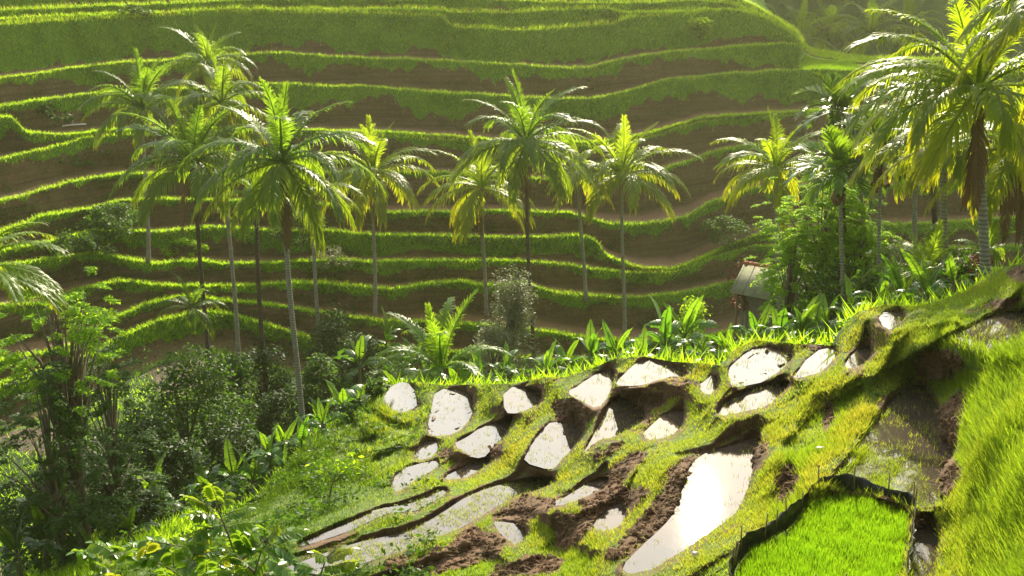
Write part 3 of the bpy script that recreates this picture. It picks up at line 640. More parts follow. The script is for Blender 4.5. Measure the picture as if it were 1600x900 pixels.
# ------------------------------------------------------------------ things: small builders
class MB:
    def __init__(s): s.V = []; s.T = []; s.Q = []; s.n = 0; s.A = []
    def add(s, V, Q=None, T=None, a=0.0):
        V = np.asarray(V, float).reshape(-1, 3)
        if Q is not None and len(Q): s.Q.append(np.asarray(Q)+s.n)
        if T is not None and len(T): s.T.append(np.asarray(T)+s.n)
        s.V.append(V); s.n += len(V); s.A.append(np.zeros(len(V))+a)
    def tube(s, P, rad, k=7, a=0.0, cap=True):
        P = np.asarray(P, float); n = len(P); rad = np.zeros(n)+rad
        T = np.gradient(P, axis=0); T /= np.linalg.norm(T, axis=1, keepdims=True)+1e-9
        ref = np.array([0, 0, 1.0]) if abs(T[:, 2]).mean() < .8 else np.array([1.0, 0, 0])
        U = np.cross(T, ref); U /= np.linalg.norm(U, axis=1, keepdims=True)+1e-9; W_ = np.cross(T, U)
        th = np.arange(k)*2*math.pi/k
        V = P[:, None] + rad[:, None, None]*(U[:, None]*np.cos(th)[None, :, None] + W_[:, None]*np.sin(th)[None, :, None])
        Q = []
        for i in range(n-1):
            for j in range(k): Q.append((i*k+j, i*k+(j+1) % k, (i+1)*k+(j+1) % k, (i+1)*k+j))
        T3 = [(0, j+1, j) for j in range(1, k-1)] + [((n-1)*k, (n-1)*k+j, (n-1)*k+j+1) for j in range(1, k-1)] if cap else []
        s.add(V, Q, T3, a)
    def box(s, c, h, rot=None):
        c = np.array(c, float); h = np.array(h, float)
        V = np.array([[x, y, z] for x in (-1, 1) for y in (-1, 1) for z in (-1, 1)])*h
        if rot is not None: V = V @ np.array(rot).T
        s.add(V+c, [(0,1,3,2),(4,6,7,5),(0,4,5,1),(2,3,7,6),(0,2,6,4),(1,5,7,3)])
    def blob(s, c, rad, seed=0, sub=2, rough=.15):
        bm = bmesh.new(); bmesh.ops.create_icosphere(bm, subdivisions=sub, radius=1)
        V = np.array([v.co for v in bm.verts]); T = [[v.index for v in f.verts] for f in bm.faces]; bm.free()
        V = V*(1+rough*(fbm(V[:, 0]*2+seed, V[:, 1]*2+V[:, 2]*1.7+seed, 600+seed)-.5)[:, None]*2)
        s.add(V*np.array(rad)+np.array(c), None, T)
    def me(s, name, mat, smooth=True, attr=None):
        return mesh_np(name, np.concatenate(s.V), np.concatenate(s.Q) if s.Q else None, np.concatenate(s.T) if s.T else None,
                       {attr: np.concatenate(s.A)} if attr else None, mat, smooth)

def frond_mesh(name, mat, e0, bend, droop, n=44, wid=.013, ll=.27, seed=0, petiole=.10, vlift=.30, stiff=False):
    rg = np.random.default_rng(seed); b = MB()
    S = np.linspace(0, 1, 18); ang = R(e0) - R(bend)*S**1.35
    P = np.zeros((18, 3))
    for i in range(1, 18): P[i] = P[i-1] + np.array([math.cos(ang[i]), .04*math.sin(3*S[i]+seed), math.sin(ang[i])])/17
    b.tube(P, .013*(1-S)+.003, 4, 0.0, False)
    px_, pz_ = P[:, 0], P[:, 2]
    for side in (-1, 1):
        for i in range(n):
            s = petiole + (1-petiole)*(i+.5+rg.uniform(-.25, .25))/n; s = min(s, .995)
            p = np.array([np.interp(s, S, P[:, k]) for k in range(3)]); an = np.interp(s, S, ang)
            T = np.array([math.cos(an), 0, math.sin(an)]); N_ = np.array([-math.sin(an), 0, math.cos(an)])
            u = (s-petiole)/(1-petiole)
            L = ll*(min(1, .45+2.2*u) * (1-.62*max(0, u-.35)/.65))*rg.uniform(.85, 1.1)
            al = R(38+28*u)+rg.normal(0, .08)
            d = np.array([0, side, 0])*math.cos(al) + T*math.sin(al) + N_*(vlift+rg.normal(0, .08)); d /= np.linalg.norm(d)
            w = np.cross(d, N_); w /= np.linalg.norm(w)
            tau = np.array([0, .35, .7, 1.0]); dr = droop*rg.uniform(.7, 1.35)
            c = p + d*L*tau[:, None]*(1 - .25*min(1, dr)*tau[:, None]**2); c[:, 2] -= dr*L*tau**2*.75
            if stiff: tau2 = 1
            ww = wid*np.array([.7, 1.0, .75, .1])*rg.uniform(.8, 1.2)
            V = np.stack([c-w*ww[:, None], c+w*ww[:, None]], 1).reshape(-1, 3)
            b.add(V, [(0, 1, 3, 2), (2, 3, 5, 4), (4, 5, 7, 6)], None, np.repeat(np.clip(.25*tau+.8*u*tau, 0, 1), 2))
    return b.me(name, mat, False, 's')
# coconut fronds from erect to hanging
FS = [(87,18,.25),(78,38,.4),(66,60,.5),(52,76,.6),(36,82,.7),(20,78,.8),(2,68,.9),(-18,50,.95),(-42,34,.9)]
FROND = [[frond_mesh('frond', M['frond'], e, bd_, dr, 54, .0075, seed=10*i+j) for j in range(2)] for i, (e, bd_, dr) in enumerate(FS)]
DEADF = frond_mesh('dead_frond', M['dead'], -62, 24, .9, 34, .010, .2, 99)
AS = [(80,55,.1),(60,85,.15),(38,90,.25),(14,80,.35),(-12,55,.45)]
AFROND = [frond_mesh('frond', M['areca'], e, bd_, dr, 26, .022, .42, seed=50+i, petiole=.05, vlift=.45) for i, (e, bd_, dr) in enumerate(AS)]

def trunk_mesh(name, base, top, r0, r1, mat, bow=0.0, k=9, n=16):
    base = np.array(base); top = np.array(top); t = np.linspace(0, 1, n)[:, None]
    side = np.array([1.0, .3, 0]); L = np.linalg.norm(top-base)
    P = (top-base)*t + side*bow*L*(t*(1-t)) + .012*L*np.sin(t*7+base[0])*np.array([.3, .2, 0])
    rad = (r0+(r1-r0)*t[:, 0]**.7) + r0*.55*np.exp(-t[:, 0]*14)
    b = MB(); b.tube(P, rad, k); return b.me(name, mat)

def palm(kind, cx, cy, bx, by, r, radpx, nf, label, tint=(1, 1, 1), dark=False, bow=.0, lean_r=0, dead=0, emin=-24, group='coconut palms', fruit=True, extra=()):
    """crown seen at (cx, cy), foot at (bx, by), fronds reaching radpx pixels"""
    if r is None: r, gz = hit(bx, by)
    else: gz = g_z(bx, r)
    foot = at(bx, by, r); foot = at(bx, 500, r); foot[2] = gz-.25
    ctop = at(cx, cy, r+lean_r); L = radpx*np.linalg.norm(ctop)/F*1.12
    o = empty('coconut_palm' if kind == 'coco' else 'areca_palm', foot, label, 'palm tree', group)
    w = r/F/.95; thick = .15 if kind == 'coco' else .085
    if kind == 'young': o.name = 'young_palm'
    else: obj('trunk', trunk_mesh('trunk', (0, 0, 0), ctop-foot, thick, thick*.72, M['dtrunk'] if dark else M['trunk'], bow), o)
    rg = random.Random(int(cx*7+cy)); emin += rg.uniform(-8, 18) if kind == 'coco' else 0; off = rg.uniform(0, 6.28)
    c = Vector(ctop-foot)
    nf = int(nf*1.3)
    for i in range(nf):
        f = (i+.5)/nf; az = off + i*2.39996 + rg.uniform(-.2, .2)
        if kind == 'areca':
            j = min(4, int(f*5)); me = AFROND[j]; col = (1, 1, 1)
        else:
            e = 86 - (86-emin)*f**.95; j = int(np.argmin([abs(e-a[0]) for a in FS])); me = FROND[j][i % 2]
            old = max(0, (j-4)/4); col = (1+.45*old, 1+.12*old, 1-.2*old)
        q = bpy.data.objects.new('frond', me); q.location = c + Vector((math.cos(az), math.sin(az), 0))*.10 + Vector((0, 0, .12*(1-f)-.05))
        sc = L*rg.uniform(.88, 1.1)*(.82 if f < .12 else 1); q.scale = (sc, sc, sc)
        q.rotation_euler = (rg.uniform(-.25, .25), rg.uniform(-.12, .12), az)
        v = rg.uniform(.85, 1.15); q.color = (tint[0]*col[0]*v, tint[1]*col[1]*v, tint[2]*col[2]*v, 1)
        link(q, o)
    for az, e in extra:
        j = int(np.argmin([abs(e-a[0]) for a in FS])); q = bpy.data.objects.new('frond', FROND[j][rg.randrange(2)]); q.location = c; sc = L*rg.uniform(1.0, 1.12); q.scale = (sc,)*3
        q.rotation_euler = (rg.uniform(-.15, .15), 0, R(az)); v = rg.uniform(.95, 1.2); q.color = (tint[0]*v, tint[1]*v, tint[2]*v, 1); link(q, o)
    for i in range(dead):
        q = bpy.data.objects.new('dead_frond', DEADF); a = rg.uniform(3.6, 5.8); q.location = c-Vector((0, 0, .25)); q.scale = (L*.8,)*3; q.rotation_euler = (0, rg.uniform(0, .4), a); link(q, o)
        q['label'] = 'brown dried frond hanging against the trunk'
    if kind == 'coco' and fruit:
        b = MB()
        for i in range(9):
            a = i*2.4; b.blob((.24*math.cos(a), .24*math.sin(a), -.32-.16*(i % 3)), (.11, .11, .14), i, 1, .05)
        x = obj('coconut_cluster', b.me('coconut_cluster', M['husk']), o); x.location = c
    if kind == 'areca':
        b = MB(); b.tube([(0, 0, -1.0), (0, 0, -.5), (0, 0, .1)], [.10, .12, .06], 8); x = obj('crownshaft', b.me('crownshaft', M['bstem']), o); x.location = c
        b = MB()
        b.blob((0, 0, -1.1), (.2, .2, .36), 3, 2, .3)
        for i in range(26):
            p = np.array([rg.gauss(0, .13), rg.gauss(0, .13), -1.12+rg.gauss(0, .18)]); b.blob(p, (.07, .07, .09), i % 5, 1, .05)
        x = obj('fruit_cluster', b.me('fruit_cluster', M['dead']), o); x.location = c
    return o
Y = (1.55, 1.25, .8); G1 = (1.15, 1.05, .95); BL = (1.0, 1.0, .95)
PALMS = [
 ('coco',222,168,240,410,None,82,18,'slim coconut palm at far left standing against the dark upper terraces',BL,False,.02,0,0),
 ('coco',325,98,352,330,None,70,16,'topmost small coconut palm rising above the left group of palms',G1,False,-.05,0,0),
 ('coco',347,160,366,482,70,84,16,'half hidden coconut palm between the topmost palm and the big front palm',G1,False,.0,0,0),
 ('coco',302,252,315,540,66,112,19,'coconut palm with thin dark trunk left of the tallest pale trunk',BL,True,.02,0,1),
 ('coco',440,252,463,670,49,138,22,'large full coconut palm with the long pale trunk down to the bananas',BL,False,-.01,0,1),
 ('coco',487,300,494,545,68,72,14,'small yellowish coconut palm tucked behind the right side of the large full palm',Y,False,.01,0,0),
 ('coco',398,300,402,595,60,70,12,'coconut palm with a dark bare trunk hidden behind the large full palm',G1,True,.01,0,0),
 ('coco',583,268,586,497,None,98,18,'coconut palm with straight pale trunk standing alone between the two central palms',Y,False,.005,0,1),
 ('coco',752,292,760,498,None,92,17,'yellow fronded low coconut palm just left of the tallest central palm',(1.6,1.3,.8),False,.0,0,1),
 ('coco',822,222,838,575,67,118,20,'tall central coconut palm with drooping fronds and a slender dark trunk',BL,True,-.012,0,1),
 ('coco',902,268,915,470,None,64,13,'small yellowing coconut palm squeezed between the two central right palms',(1.7,1.35,.8),False,.0,0,0),
 ('coco',972,272,977,530,None,110,19,'coconut palm with yellow tipped fronds and a clean pale trunk right of centre',Y,False,-.01,0,0),
 ('coco',1212,262,1225,440,58,92,17,'pale coconut palm left of the lime green feathery tree',Y,False,.0,0,0),
 ('areca',1310,172,1337,480,47,62,13,'dark areca palm with bushy top above the feathery tree',(.7,.75,.7),True,.0,0,0),
 ('areca',1313,262,1325,492,42,66,14,'bright fan topped areca palm with brown fruit bunch in front of the feathery tree',(1.4,1.35,1),False,-.01,0,0),
 ('areca',1378,232,1373,475,42,60,14,'dark areca palm with drooping top on a slim grey trunk',(.6,.65,.6),False,.0,0,0),
 ('areca',1340,230,1370,470,48,48,11,'thin leaning areca palm half hidden between two other areca palms',(.9,.9,.9),False,.02,0,0),
 ('coco',1432,222,1432,400,56,112,20,'short coconut palm with low spreading fronds behind the areca palms',Y,False,.0,0,0),
 ('coco',1474,222,1482,425,38,122,18,'coconut palm with ringed tan trunk beside the biggest palm',(1.5,1.2,.8),False,.0,0,0),
 ('coco',1456,200,1474,410,50,105,18,'coconut palm with a nearly black trunk behind the ringed tan trunk',G1,True,.0,0,0),
 ('coco',1527,138,1541,424,31,172,20,'biggest coconut palm with huge golden fronds on the right',(1.6,1.28,.75),False,.015,0,2),
 ('coco',1700,-2,1700,430,27,160,18,'coconut palm mostly outside the frame at the top right corner',(1.6,1.28,.75),False,.0,0,1),
 ('coco',1592,236,1612,400,36,128,17,'coconut palm at the right edge with a dead brown frond hanging down',(1.4,1.15,.8),False,.0,0,2),
 ('coco',-62,440,-80,640,21,132,13,'coconut palm at the left edge with yellow fringed fronds reaching in',(1.45,1.22,.8),False,.0,0,0),
 ('coco',1250,62,1262,140,150,62,15,'hazy far coconut palm behind the bright paddy at the end of the spur',G1,False,.0,0,0),
 ('coco',1292,42,1303,150,158,56,14,'hazy far coconut palm with tall bare trunk leaning right',G1,False,.0,0,0),
 ('coco',1362,52,1358,125,140,68,15,'hazy far coconut palm standing alone near the top right',G1,False,.0,0,0),
 ('coco',1165,12,1172,70,150,48,13,'faint far palm at the top edge just beyond the spur',G1,False,.0,0,0),
 ('coco',1420,40,1422,140,165,52,13,'faint far palm against the wooded slope left of the biggest palm',G1,False,.0,0,0),
]
EX = {1527: [(176,36),(186,20),(196,4)], 1700: [(178,40),(186,24),(170,10)], -62: [(0,50),(-6,34),(6,16),(-3,22)]}
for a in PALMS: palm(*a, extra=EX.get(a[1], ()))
palm('young', 690, 575, 692, 600, 46, 112, 12, 'young trunkless palm with upright fronds among the bananas below the centre', (1.2,1.15,1), emin=18, group=None)
palm('young', 1448, 425, 1446, 440, 37, 82, 12, 'young palm with glossy arching fronds on the ground right of the areca trunks', (1.5,1.25,1), emin=14, group=None)
palm('young', 1540, 392, 1540, 410, 36, 52, 9, 'small low palm at the foot of the biggest palm', (1.2,1.1,1), emin=14, group=None)
palm('young', 300, 480, 304, 500, 62, 50, 9, 'low palm with drooping dark fronds beside the curved left terraces', (.7,.75,.8), emin=0, group=None)

# ------------------------------------------------------------------ broadleaf trees and shrubs
def leafset(P, size, asp=.5, tilt=.6, down=-.25, rg=None, az=None):
    n = len(P); a = rg.uniform(0, 2*math.pi, n) if az is None else az; e = rg.normal(down, .4, n); ro = rg.normal(0, tilt, n)
    d = np.stack([np.cos(a)*np.cos(e), np.sin(a)*np.cos(e), np.sin(e)], 1); s = np.stack([-np.sin(a), np.cos(a), np.zeros(n)], 1)
    nn = np.cross(d, s); s2 = s*np.cos(ro)[:, None]+nn*np.sin(ro)[:, None]; n2 = np.cross(d, s2); sz = size[:, None]
    V = np.stack([P, P+d*sz*.42+s2*sz*asp*.5+n2*sz*.06, P+d*sz, P+d*sz*.42-s2*sz*asp*.5+n2*sz*.06], 1)
    o_ = np.arange(n)[:, None]*4
    return V.reshape(-1, 3), np.concatenate([o_+np.array([[0, 1, 2]]), o_+np.array([[0, 2, 3]])])
def limbs(b, h, tips, r0, rg, fork=.3):
    top = np.array([rg.normal(0, .04*h), rg.normal(0, .04*h), h*.8])
    b.tube([(0, 0, -.3), top*.3+rg.normal(0, .02*h, 3), top*.65+rg.normal(0, .02*h, 3), top], [r0*1.2, r0, r0*.7, r0*.3], 7)
    for t in tips:
        s = np.clip(t[2]/h*rg.uniform(.55, .85), fork, .95); p = top*s
        mid_ = p+(t-p)*.5+np.array([0, 0, .08*h])*rg.uniform(-.3, .6)
        b.tube([p, mid_, t], [r0*.42, r0*.26, r0*.08], 5)
LOW = {1255: .42, 1208: .35, 90: .6, 185: .5, 50: .45}
def shrub(name, cat, px, top, r, wpx, style, mat, label, dens=1.0, lsz=.2, group=None, bark='bark', low=.15):
    low = LOW.get(px, low)
    if px == 1255: px = 1280
    if px == 1208: px = 1232
    gz = g_z(px, r); base = at(px, 500, r); gz = max(gz, float(at(px, 490, r)[2])) if px == 1158 else gz; base[2] = gz; h = float(at(px, top, r)[2]-gz); h = max(h, .6)
    w = wpx*np.linalg.norm(at(px, top, r))/F/2
    rg = np.random.default_rng(int(px*3+top)); o = empty(name, base, label, cat, group)
    k = int((26 if style == 'dense' else 34)*max(.5, min(1.6, w*h/6)**.5)); tips = []
    for i in range(k):
        z = low + (1-low)*rg.uniform(0, 1)**.8; prof_ = math.sin(math.pi*min(.97, .15+.85*((z-low)/(1-low)))**.9)**.6 if style != 'cone' else (1.05-z)
        a = rg.uniform(0, 6.28); q = w*prof_*rg.uniform(.25, 1)**.6
        tips.append(np.array([q*math.cos(a), q*math.sin(a), z*h*rg.uniform(.9, 1.0)]))
    tips = np.array(tips); b = MB(); limbs(b, h, tips[:: 2 if style != 'feather' else 1], max(.03, .018*h), rg)
    obj('trunk', b.me('trunk', M[bark]), o)
    if style in ('dense', 'cone'):
        n = int(2600*dens*max(.35, min(2.2, w*h/5))); ci = rg.integers(0, k, n); cr = (.17*w+.10*h)*rg.uniform(.5, 1.2, k)
        u = rg.normal(0, 1, (n, 3)); u /= np.linalg.norm(u, axis=1, keepdims=True); P = tips[ci]+u*(cr[ci]*rg.uniform(.25, 1, n)**.5)[:, None]*[1, 1, .75]
        P[:, 2] = np.maximum(P[:, 2], .05); V, T = leafset(P, lsz*rg.uniform(.6, 1.3, n), .5, .6, -.3, rg)
    else:                                     # flat feathery sprays of small leaflets on near-level shoots
        Ps = []; az = []; nsp = int(210*dens*max(.4, min(2.0, w*h/8)))
        for i in range(nsp):
            c = tips[rg.integers(0, k)] + rg.normal(0, 1, 3)*[.16*w, .16*w, .035*h]; a = math.atan2(c[1], c[0])+rg.normal(0, .8); ln = rg.uniform(.45, .9)*lsz*4.5
            for p in range(7):                # pinnae along the rachis
                f = .15+.85*p/6; d0 = np.array([math.cos(a), math.sin(a), .12-.45*f])
                q0 = c + d0*ln*f
                for sd_ in (-1, 1):
                    a2 = a+sd_*(1.15-.5*f); ln2 = ln*.42*(1-.35*abs(f-.5)); u = np.linspace(.15, 1, 5)
                    pts = q0 + np.stack([np.cos(a2)*u, np.sin(a2)*u, -.22*u], 1)*ln2
                    Ps.append(pts); az.append(a2+rg.choice([-.9, .9], 5))
        P = np.concatenate(Ps); az = np.concatenate(az); n = len(P); V, T = leafset(P, lsz*rg.uniform(.7, 1.2, n), .55, .25, -.12, rg, az)
    obj('crown', mesh_np('crown', V, None, T, None, M[mat], False), o); return o
SHRUBS = [
 ('shrub','shrub',470,722,37.2,60,'dense','dark','dark leafy bush added among the bananas at the top of the left grass slope',.8,.2),  # slope bushes added to darken ground that palms shade
 ('shrub','shrub',400,768,37.6,56,'dense','dark','dark low bush added on the left grass edge below the banana row',.8,.2),
 ('shrub','shrub',338,792,36.6,56,'dense','dark','dark low bush added behind the yellow tipped foreground shrub',.8,.2),
 ('shrub','shrub',548,668,37.0,56,'dense','mid','green bush added on the slope left of the second paddy',.8,.2),
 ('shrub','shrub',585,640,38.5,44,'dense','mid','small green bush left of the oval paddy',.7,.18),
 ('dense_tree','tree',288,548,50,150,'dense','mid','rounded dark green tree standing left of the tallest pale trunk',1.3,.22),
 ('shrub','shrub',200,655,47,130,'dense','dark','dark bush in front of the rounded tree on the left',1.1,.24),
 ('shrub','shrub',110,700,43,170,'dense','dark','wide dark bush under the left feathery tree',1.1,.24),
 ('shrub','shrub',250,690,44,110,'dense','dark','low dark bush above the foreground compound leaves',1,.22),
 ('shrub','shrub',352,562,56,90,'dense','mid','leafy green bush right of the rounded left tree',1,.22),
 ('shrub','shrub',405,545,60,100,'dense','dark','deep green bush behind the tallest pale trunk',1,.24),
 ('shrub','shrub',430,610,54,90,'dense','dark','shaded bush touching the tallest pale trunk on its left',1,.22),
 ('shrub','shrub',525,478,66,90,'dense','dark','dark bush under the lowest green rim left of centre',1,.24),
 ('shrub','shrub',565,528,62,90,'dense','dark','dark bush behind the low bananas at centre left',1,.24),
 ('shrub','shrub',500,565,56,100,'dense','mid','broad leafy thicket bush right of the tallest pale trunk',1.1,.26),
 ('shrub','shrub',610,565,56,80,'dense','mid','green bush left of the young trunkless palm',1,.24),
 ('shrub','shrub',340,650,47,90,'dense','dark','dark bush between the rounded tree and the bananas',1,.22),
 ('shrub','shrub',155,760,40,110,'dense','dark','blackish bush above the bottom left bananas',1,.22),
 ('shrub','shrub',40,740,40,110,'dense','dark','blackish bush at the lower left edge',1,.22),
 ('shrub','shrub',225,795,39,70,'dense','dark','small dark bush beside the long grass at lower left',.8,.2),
 ('flowering_shrub','shrub',802,424,64,112,'cone','pale','tall pale leaved shrub like a cone behind the centre',1.5,.2),
 ('shrub','shrub',770,500,62,70,'dense','pale','round pale shrub at the foot of the tall pale cone',1,.18),
 ('shrub','shrub',1083,463,57,56,'cone','lime','small upright yellow green bush beside the big central banana',1.0,.2),
 ('feathery_tree','tree',1255,262,48,190,'feather','lime','lime green feathery tree with layered sprays above the hut',1.5,.12),
 ('feathery_tree','tree',1208,352,46,66,'feather','lime','slender feathery tree with pale stem in front of the hut roof',1.1,.11),
 ('feathery_tree','tree',1330,335,46,140,'feather','lime','low spreading feathery tree behind the areca trunks',1.1,.11),
 ('shrub','shrub',1285,415,50,90,'dense','mid','green thicket under the feathery tree right of the hut',1,.22),
 ('shrub','shrub',1300,410,44,110,'dense','mid','green bush around the bright areca trunk',1,.22),
 ('flowering_shrub','shrub',1402,380,45,110,'dense','pale','pale variegated shrub between the areca trunks and the young palm',1.2,.18),
 ('shrub','shrub',1360,420,41,90,'dense','mid','dark green bush behind the right hand banana leaves',1,.22),
 ('shrub','shrub',1500,395,36,80,'dense','mid','leafy bush behind the ringed tan trunk',1,.2),
 ('red_leaf_shrub','shrub',1522,385,35,42,'dense','red','small red flowering shrub left of the biggest trunk',.5,.14),
 ('red_leaf_shrub','shrub',1146,404,None,34,'dense','red','taller red leaved shrub left of the hut roof',.30,.26),
 ('red_leaf_shrub','shrub',1158,450,60,26,'dense','red','lower red leaved shrub in front of the hut wall',.30,.24),
 ('feathery_tree','tree',90,418,37,150,'feather','lime','feathery tree behind the fronds at the left edge',.34,.12),
 ('feathery_tree','tree',45,578,36,170,'feather','mid','low feathery tree with bare crossing stems at lower left',.6,.13),
 ('feathery_tree','tree',150,548,40,110,'feather','mid','small feathery tree reaching over the curved left terraces',.6,.12),
 ('shrub','shrub',522,388,None,60,'dense','pale','small thin tree with pale leaves on the terrace left of centre',.5,.2),
 ('shrub','shrub',480,330,None,90,'dense','mid','leafy bush on the terrace behind the large full palm',1,.24),
 ('shrub','shrub',300,372,None,70,'dense','lime','low row of leafy crop plants on a terrace right of the thin dark trunk',.7,.22),
 ('shrub','shrub',150,238,None,40,'dense','mid','small round bush on a brown terrace below the gully',.6,.24),
 ('shrub','shrub',110,165,None,80,'dense','dark','dark bush filling the gully at upper left',1,.28),
 ('shrub','shrub',190,320,None,110,'dense','mid','spreading bush on the grassy mound at left',1,.26),
 ('shrub','shrub',130,365,None,110,'dense','mid','wide bush on the lower part of the grassy mound at left',1,.26),
 ('shrub','shrub',1125,340,None,80,'dense','mid','low green bush on the terrace right of centre',.8,.24),
 ('shrub','shrub',1072,25,None,46,'dense','lime','pale tuft of tall grass like leaves on the top bank of the spur',.6,.4),
 ('shrub','shrub',260,8,None,50,'dense','mid','small bush on the top terrace at upper left',.6,.3),
]
for a in SHRUBS:
    a = list(a)
    if a[4] is None:
        foot = {522: 425, 480: 385, 300: 402, 150: 264, 110: 196, 190: 372, 130: 400, 1125: 385, 1146: 448, 1072: 60, 260: 24}[a[2]]
        a[4] = hit(a[2], foot)[0]
    shrub(*a)

# ------------------------------------------------------------------ banana plants
def banana_leaf(seed, e0, bend, tear=.3):
    rg = np.random.default_rng(seed); b = MB(); n = 15; S = np.linspace(0, 1, n+1); ang = R(e0)-R(bend)*S**1.5
    P = np.zeros((n+1, 3))
    for i in range(1, n+1): P[i] = P[i-1]+np.array([math.cos(ang[i]), 0, math.sin(ang[i])])/n
    b.tube(P, .016*(1-S)+.004, 4, 0, False)
    for side in (-1, 1):
        sag = 0.0
        for i in range(2, n):
            s0, s1 = S[i], S[i+1]; wd = lambda s: .118*min(1, ((s-.12)/.2))**.6*max(0.02, (1-s**3.2))**.8
            N0 = np.array([-math.sin(ang[i]), 0, math.cos(ang[i])])
            if rg.uniform() < tear: sag = rg.uniform(-.25, .55)
            def edge(p, w, f): return p + np.array([0, side*w*f*(1-.25*max(sag, 0)), 0]) + N0*(.35-.9*max(sag, 0)*f-.35*f)*w*f + np.array([0, 0, -.5*sag*w*f*f])
            gap = .15/n if rg.uniform() < tear else 0
            p0 = P[i]+(P[i+1]-P[i])*gap*n; p1 = P[i+1]; w0, w1 = wd(s0), wd(s1)
            V = [p0, edge(p0, w0, .55), edge(p0, w0, 1), p1, edge(p1, w1, .55), edge(p1, w1, 1)]
            b.add(V, [(0, 1, 4, 3), (1, 2, 5, 4)])
    return b.me('leaf', M['banana'], False)
BL_ = [[banana_leaf(700+10*i+j, e, bd_, .30+.15*j) for j in range(3)] for i, (e, bd_) in enumerate([(84, 38), (66, 95), (46, 118), (22, 100)])]
BST = {}
def banana(px, row, r, size, label, nl=8, tint=1.0):
    size *= 1.35; row -= 9; nl += 1
    gz = g_z(px, r); c = at(px, row, r); L = size*np.linalg.norm(c)/F; hs = max(.25, c[2]-gz-.25*L)
    base = np.array([c[0], c[1], gz-.1]); o = empty('banana_plant', base, label, 'banana plant', 'banana plants')
    rg = random.Random(int(px*5+row)); b = MB(); b.tube([(0, 0, 0), (.02, .01, hs*.5), (.03, 0, hs+.1)], [.12, .10, .06], 8); obj('stem', b.me('stem', M['bstem']), o)
    off = rg.uniform(0, 6.28)
    for i in range(nl):
        f = i/max(1, nl-1); j = min(3, int(f*3.6)); q = bpy.data.objects.new('leaf', BL_[j][rg.randrange(3)]); az = off+i*2.4+rg.uniform(-.35, .35)
        sc = L*rg.uniform(.8, 1.15)*(.85 if i == 0 else 1); q.scale = (sc, sc*rg.uniform(.9, 1.25), sc); q.location = (.03, 0, hs-.12*f*L+.05); q.rotation_euler = (rg.uniform(-.5, .5), rg.uniform(-.1, .1), az)
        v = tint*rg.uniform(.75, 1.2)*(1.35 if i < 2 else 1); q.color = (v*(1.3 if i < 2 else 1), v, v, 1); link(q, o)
    return o
BAN = [
 (560,652,37.5,34,'banana plant low on the slope left of the oval paddy',6,.9),(440,690,39,42,'banana plant between the tall trunk foot and the left bushes',8,.9),(330,765,37.5,42,'banana plant on the left grass edge right of the glowing pair of leaves',7,.8),(200,822,36.5,46,'banana plant behind the left end of the foreground shrub',7,.7),
 (535,632,40,44,'banana plant with one upright bright leaf nearest the small left paddy',7,1.1),(502,660,38,46,'banana plant leaning over the grass slope below the tall pale trunk',8,1.0),
 (468,694,37.5,46,'banana plant directly under the foot of the tallest pale trunk',8,1.0),(418,706,38,48,'banana plant with broad bright leaf left of the tallest trunk foot',8,1.1),
 (446,728,37,44,'banana plant lowest on the left grass slope beside tall grass',7,1.0),(392,742,37.5,46,'banana plant with dark stem at the edge of the left grass slope',8,.95),
 (362,738,38.5,44,'banana plant behind the dark stemmed one on the left slope',7,.85),(505,700,36.5,38,'small banana plant on the grass slope right of the others',6,1.1),
 (272,738,46,58,'banana plant with two glowing upright leaves left of the yellow tipped foreground leaves',8,1.15),(306,762,43,48,'banana plant directly behind the yellow tipped foreground leaves',7,.9),
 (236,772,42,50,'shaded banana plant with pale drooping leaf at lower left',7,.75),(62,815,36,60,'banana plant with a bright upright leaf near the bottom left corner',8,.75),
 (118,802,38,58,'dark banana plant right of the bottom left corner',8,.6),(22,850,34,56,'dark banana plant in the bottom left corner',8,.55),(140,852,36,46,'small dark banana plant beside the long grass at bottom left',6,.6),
 (672,588,50,44,'banana plant just left of the young trunkless palm',7,.95),(716,602,44,40,'low banana plant in front of the young trunkless palm',7,1.1),(752,588,47,44,'banana plant right of the young trunkless palm',8,1.1),
 (786,572,50,46,'banana plant below the pale cone shaped shrub',7,1.1),(560,560,58,50,'banana plant with pale upright leaves below the lone pale trunk',7,.8),(620,602,48,40,'low banana plant left of the oval paddy',6,.8),
 (648,560,60,44,'shaded banana plant behind the young trunkless palm',6,.8),(602,530,66,42,'small banana plant at the foot of the lone pale trunk',6,.85),
 (852,572,43,40,'banana plant at the foot of the tall central palm',7,1.0),(884,560,45,42,'second banana plant right of the tall central palm foot',7,1.0),(922,548,46,44,'banana plant left of the clean pale trunk foot',8,1.15),
 (962,546,46,44,'banana plant hiding the foot of the clean pale trunk',8,1.15),(1002,552,44,40,'low banana plant right of the clean pale trunk foot',7,1.1),(1040,528,47,58,'largest central banana plant with long shining leaves',9,1.2),
 (1070,512,49,58,'tall banana plant touching the small upright yellow green bush',8,1.1),(1096,548,43,40,'low banana plant right of the largest central one',7,1.0),
 (1135,540,42,40,'banana plant above the muddy paddy on its left',7,.95),(1182,518,42,48,'banana plant with one upright dark leaf below the hut',8,.95),(1218,522,39,46,'banana plant with pale folded leaves right of the hut',8,1.0),
 (1250,512,38,52,'dense banana plant behind the middle of the right bund',9,.95),(1288,505,38,50,'banana plant with broad dark leaves left of the bright areca trunk',9,.9),(1330,480,36,44,'banana plant between the two thin areca trunks',7,1.0),
 (1378,466,34,52,'banana plant with long dark green leaves on the skyline of the near slope',8,.85),(1412,458,33,56,'banana plant with big shining blade right of the slim grey trunk',8,.9),(1450,450,32,58,'banana plant with large blue green leaf left of the ringed trunk',8,.9),(1492,432,31,44,'banana plant right of the ringed trunk on the skyline',7,1.0),
]
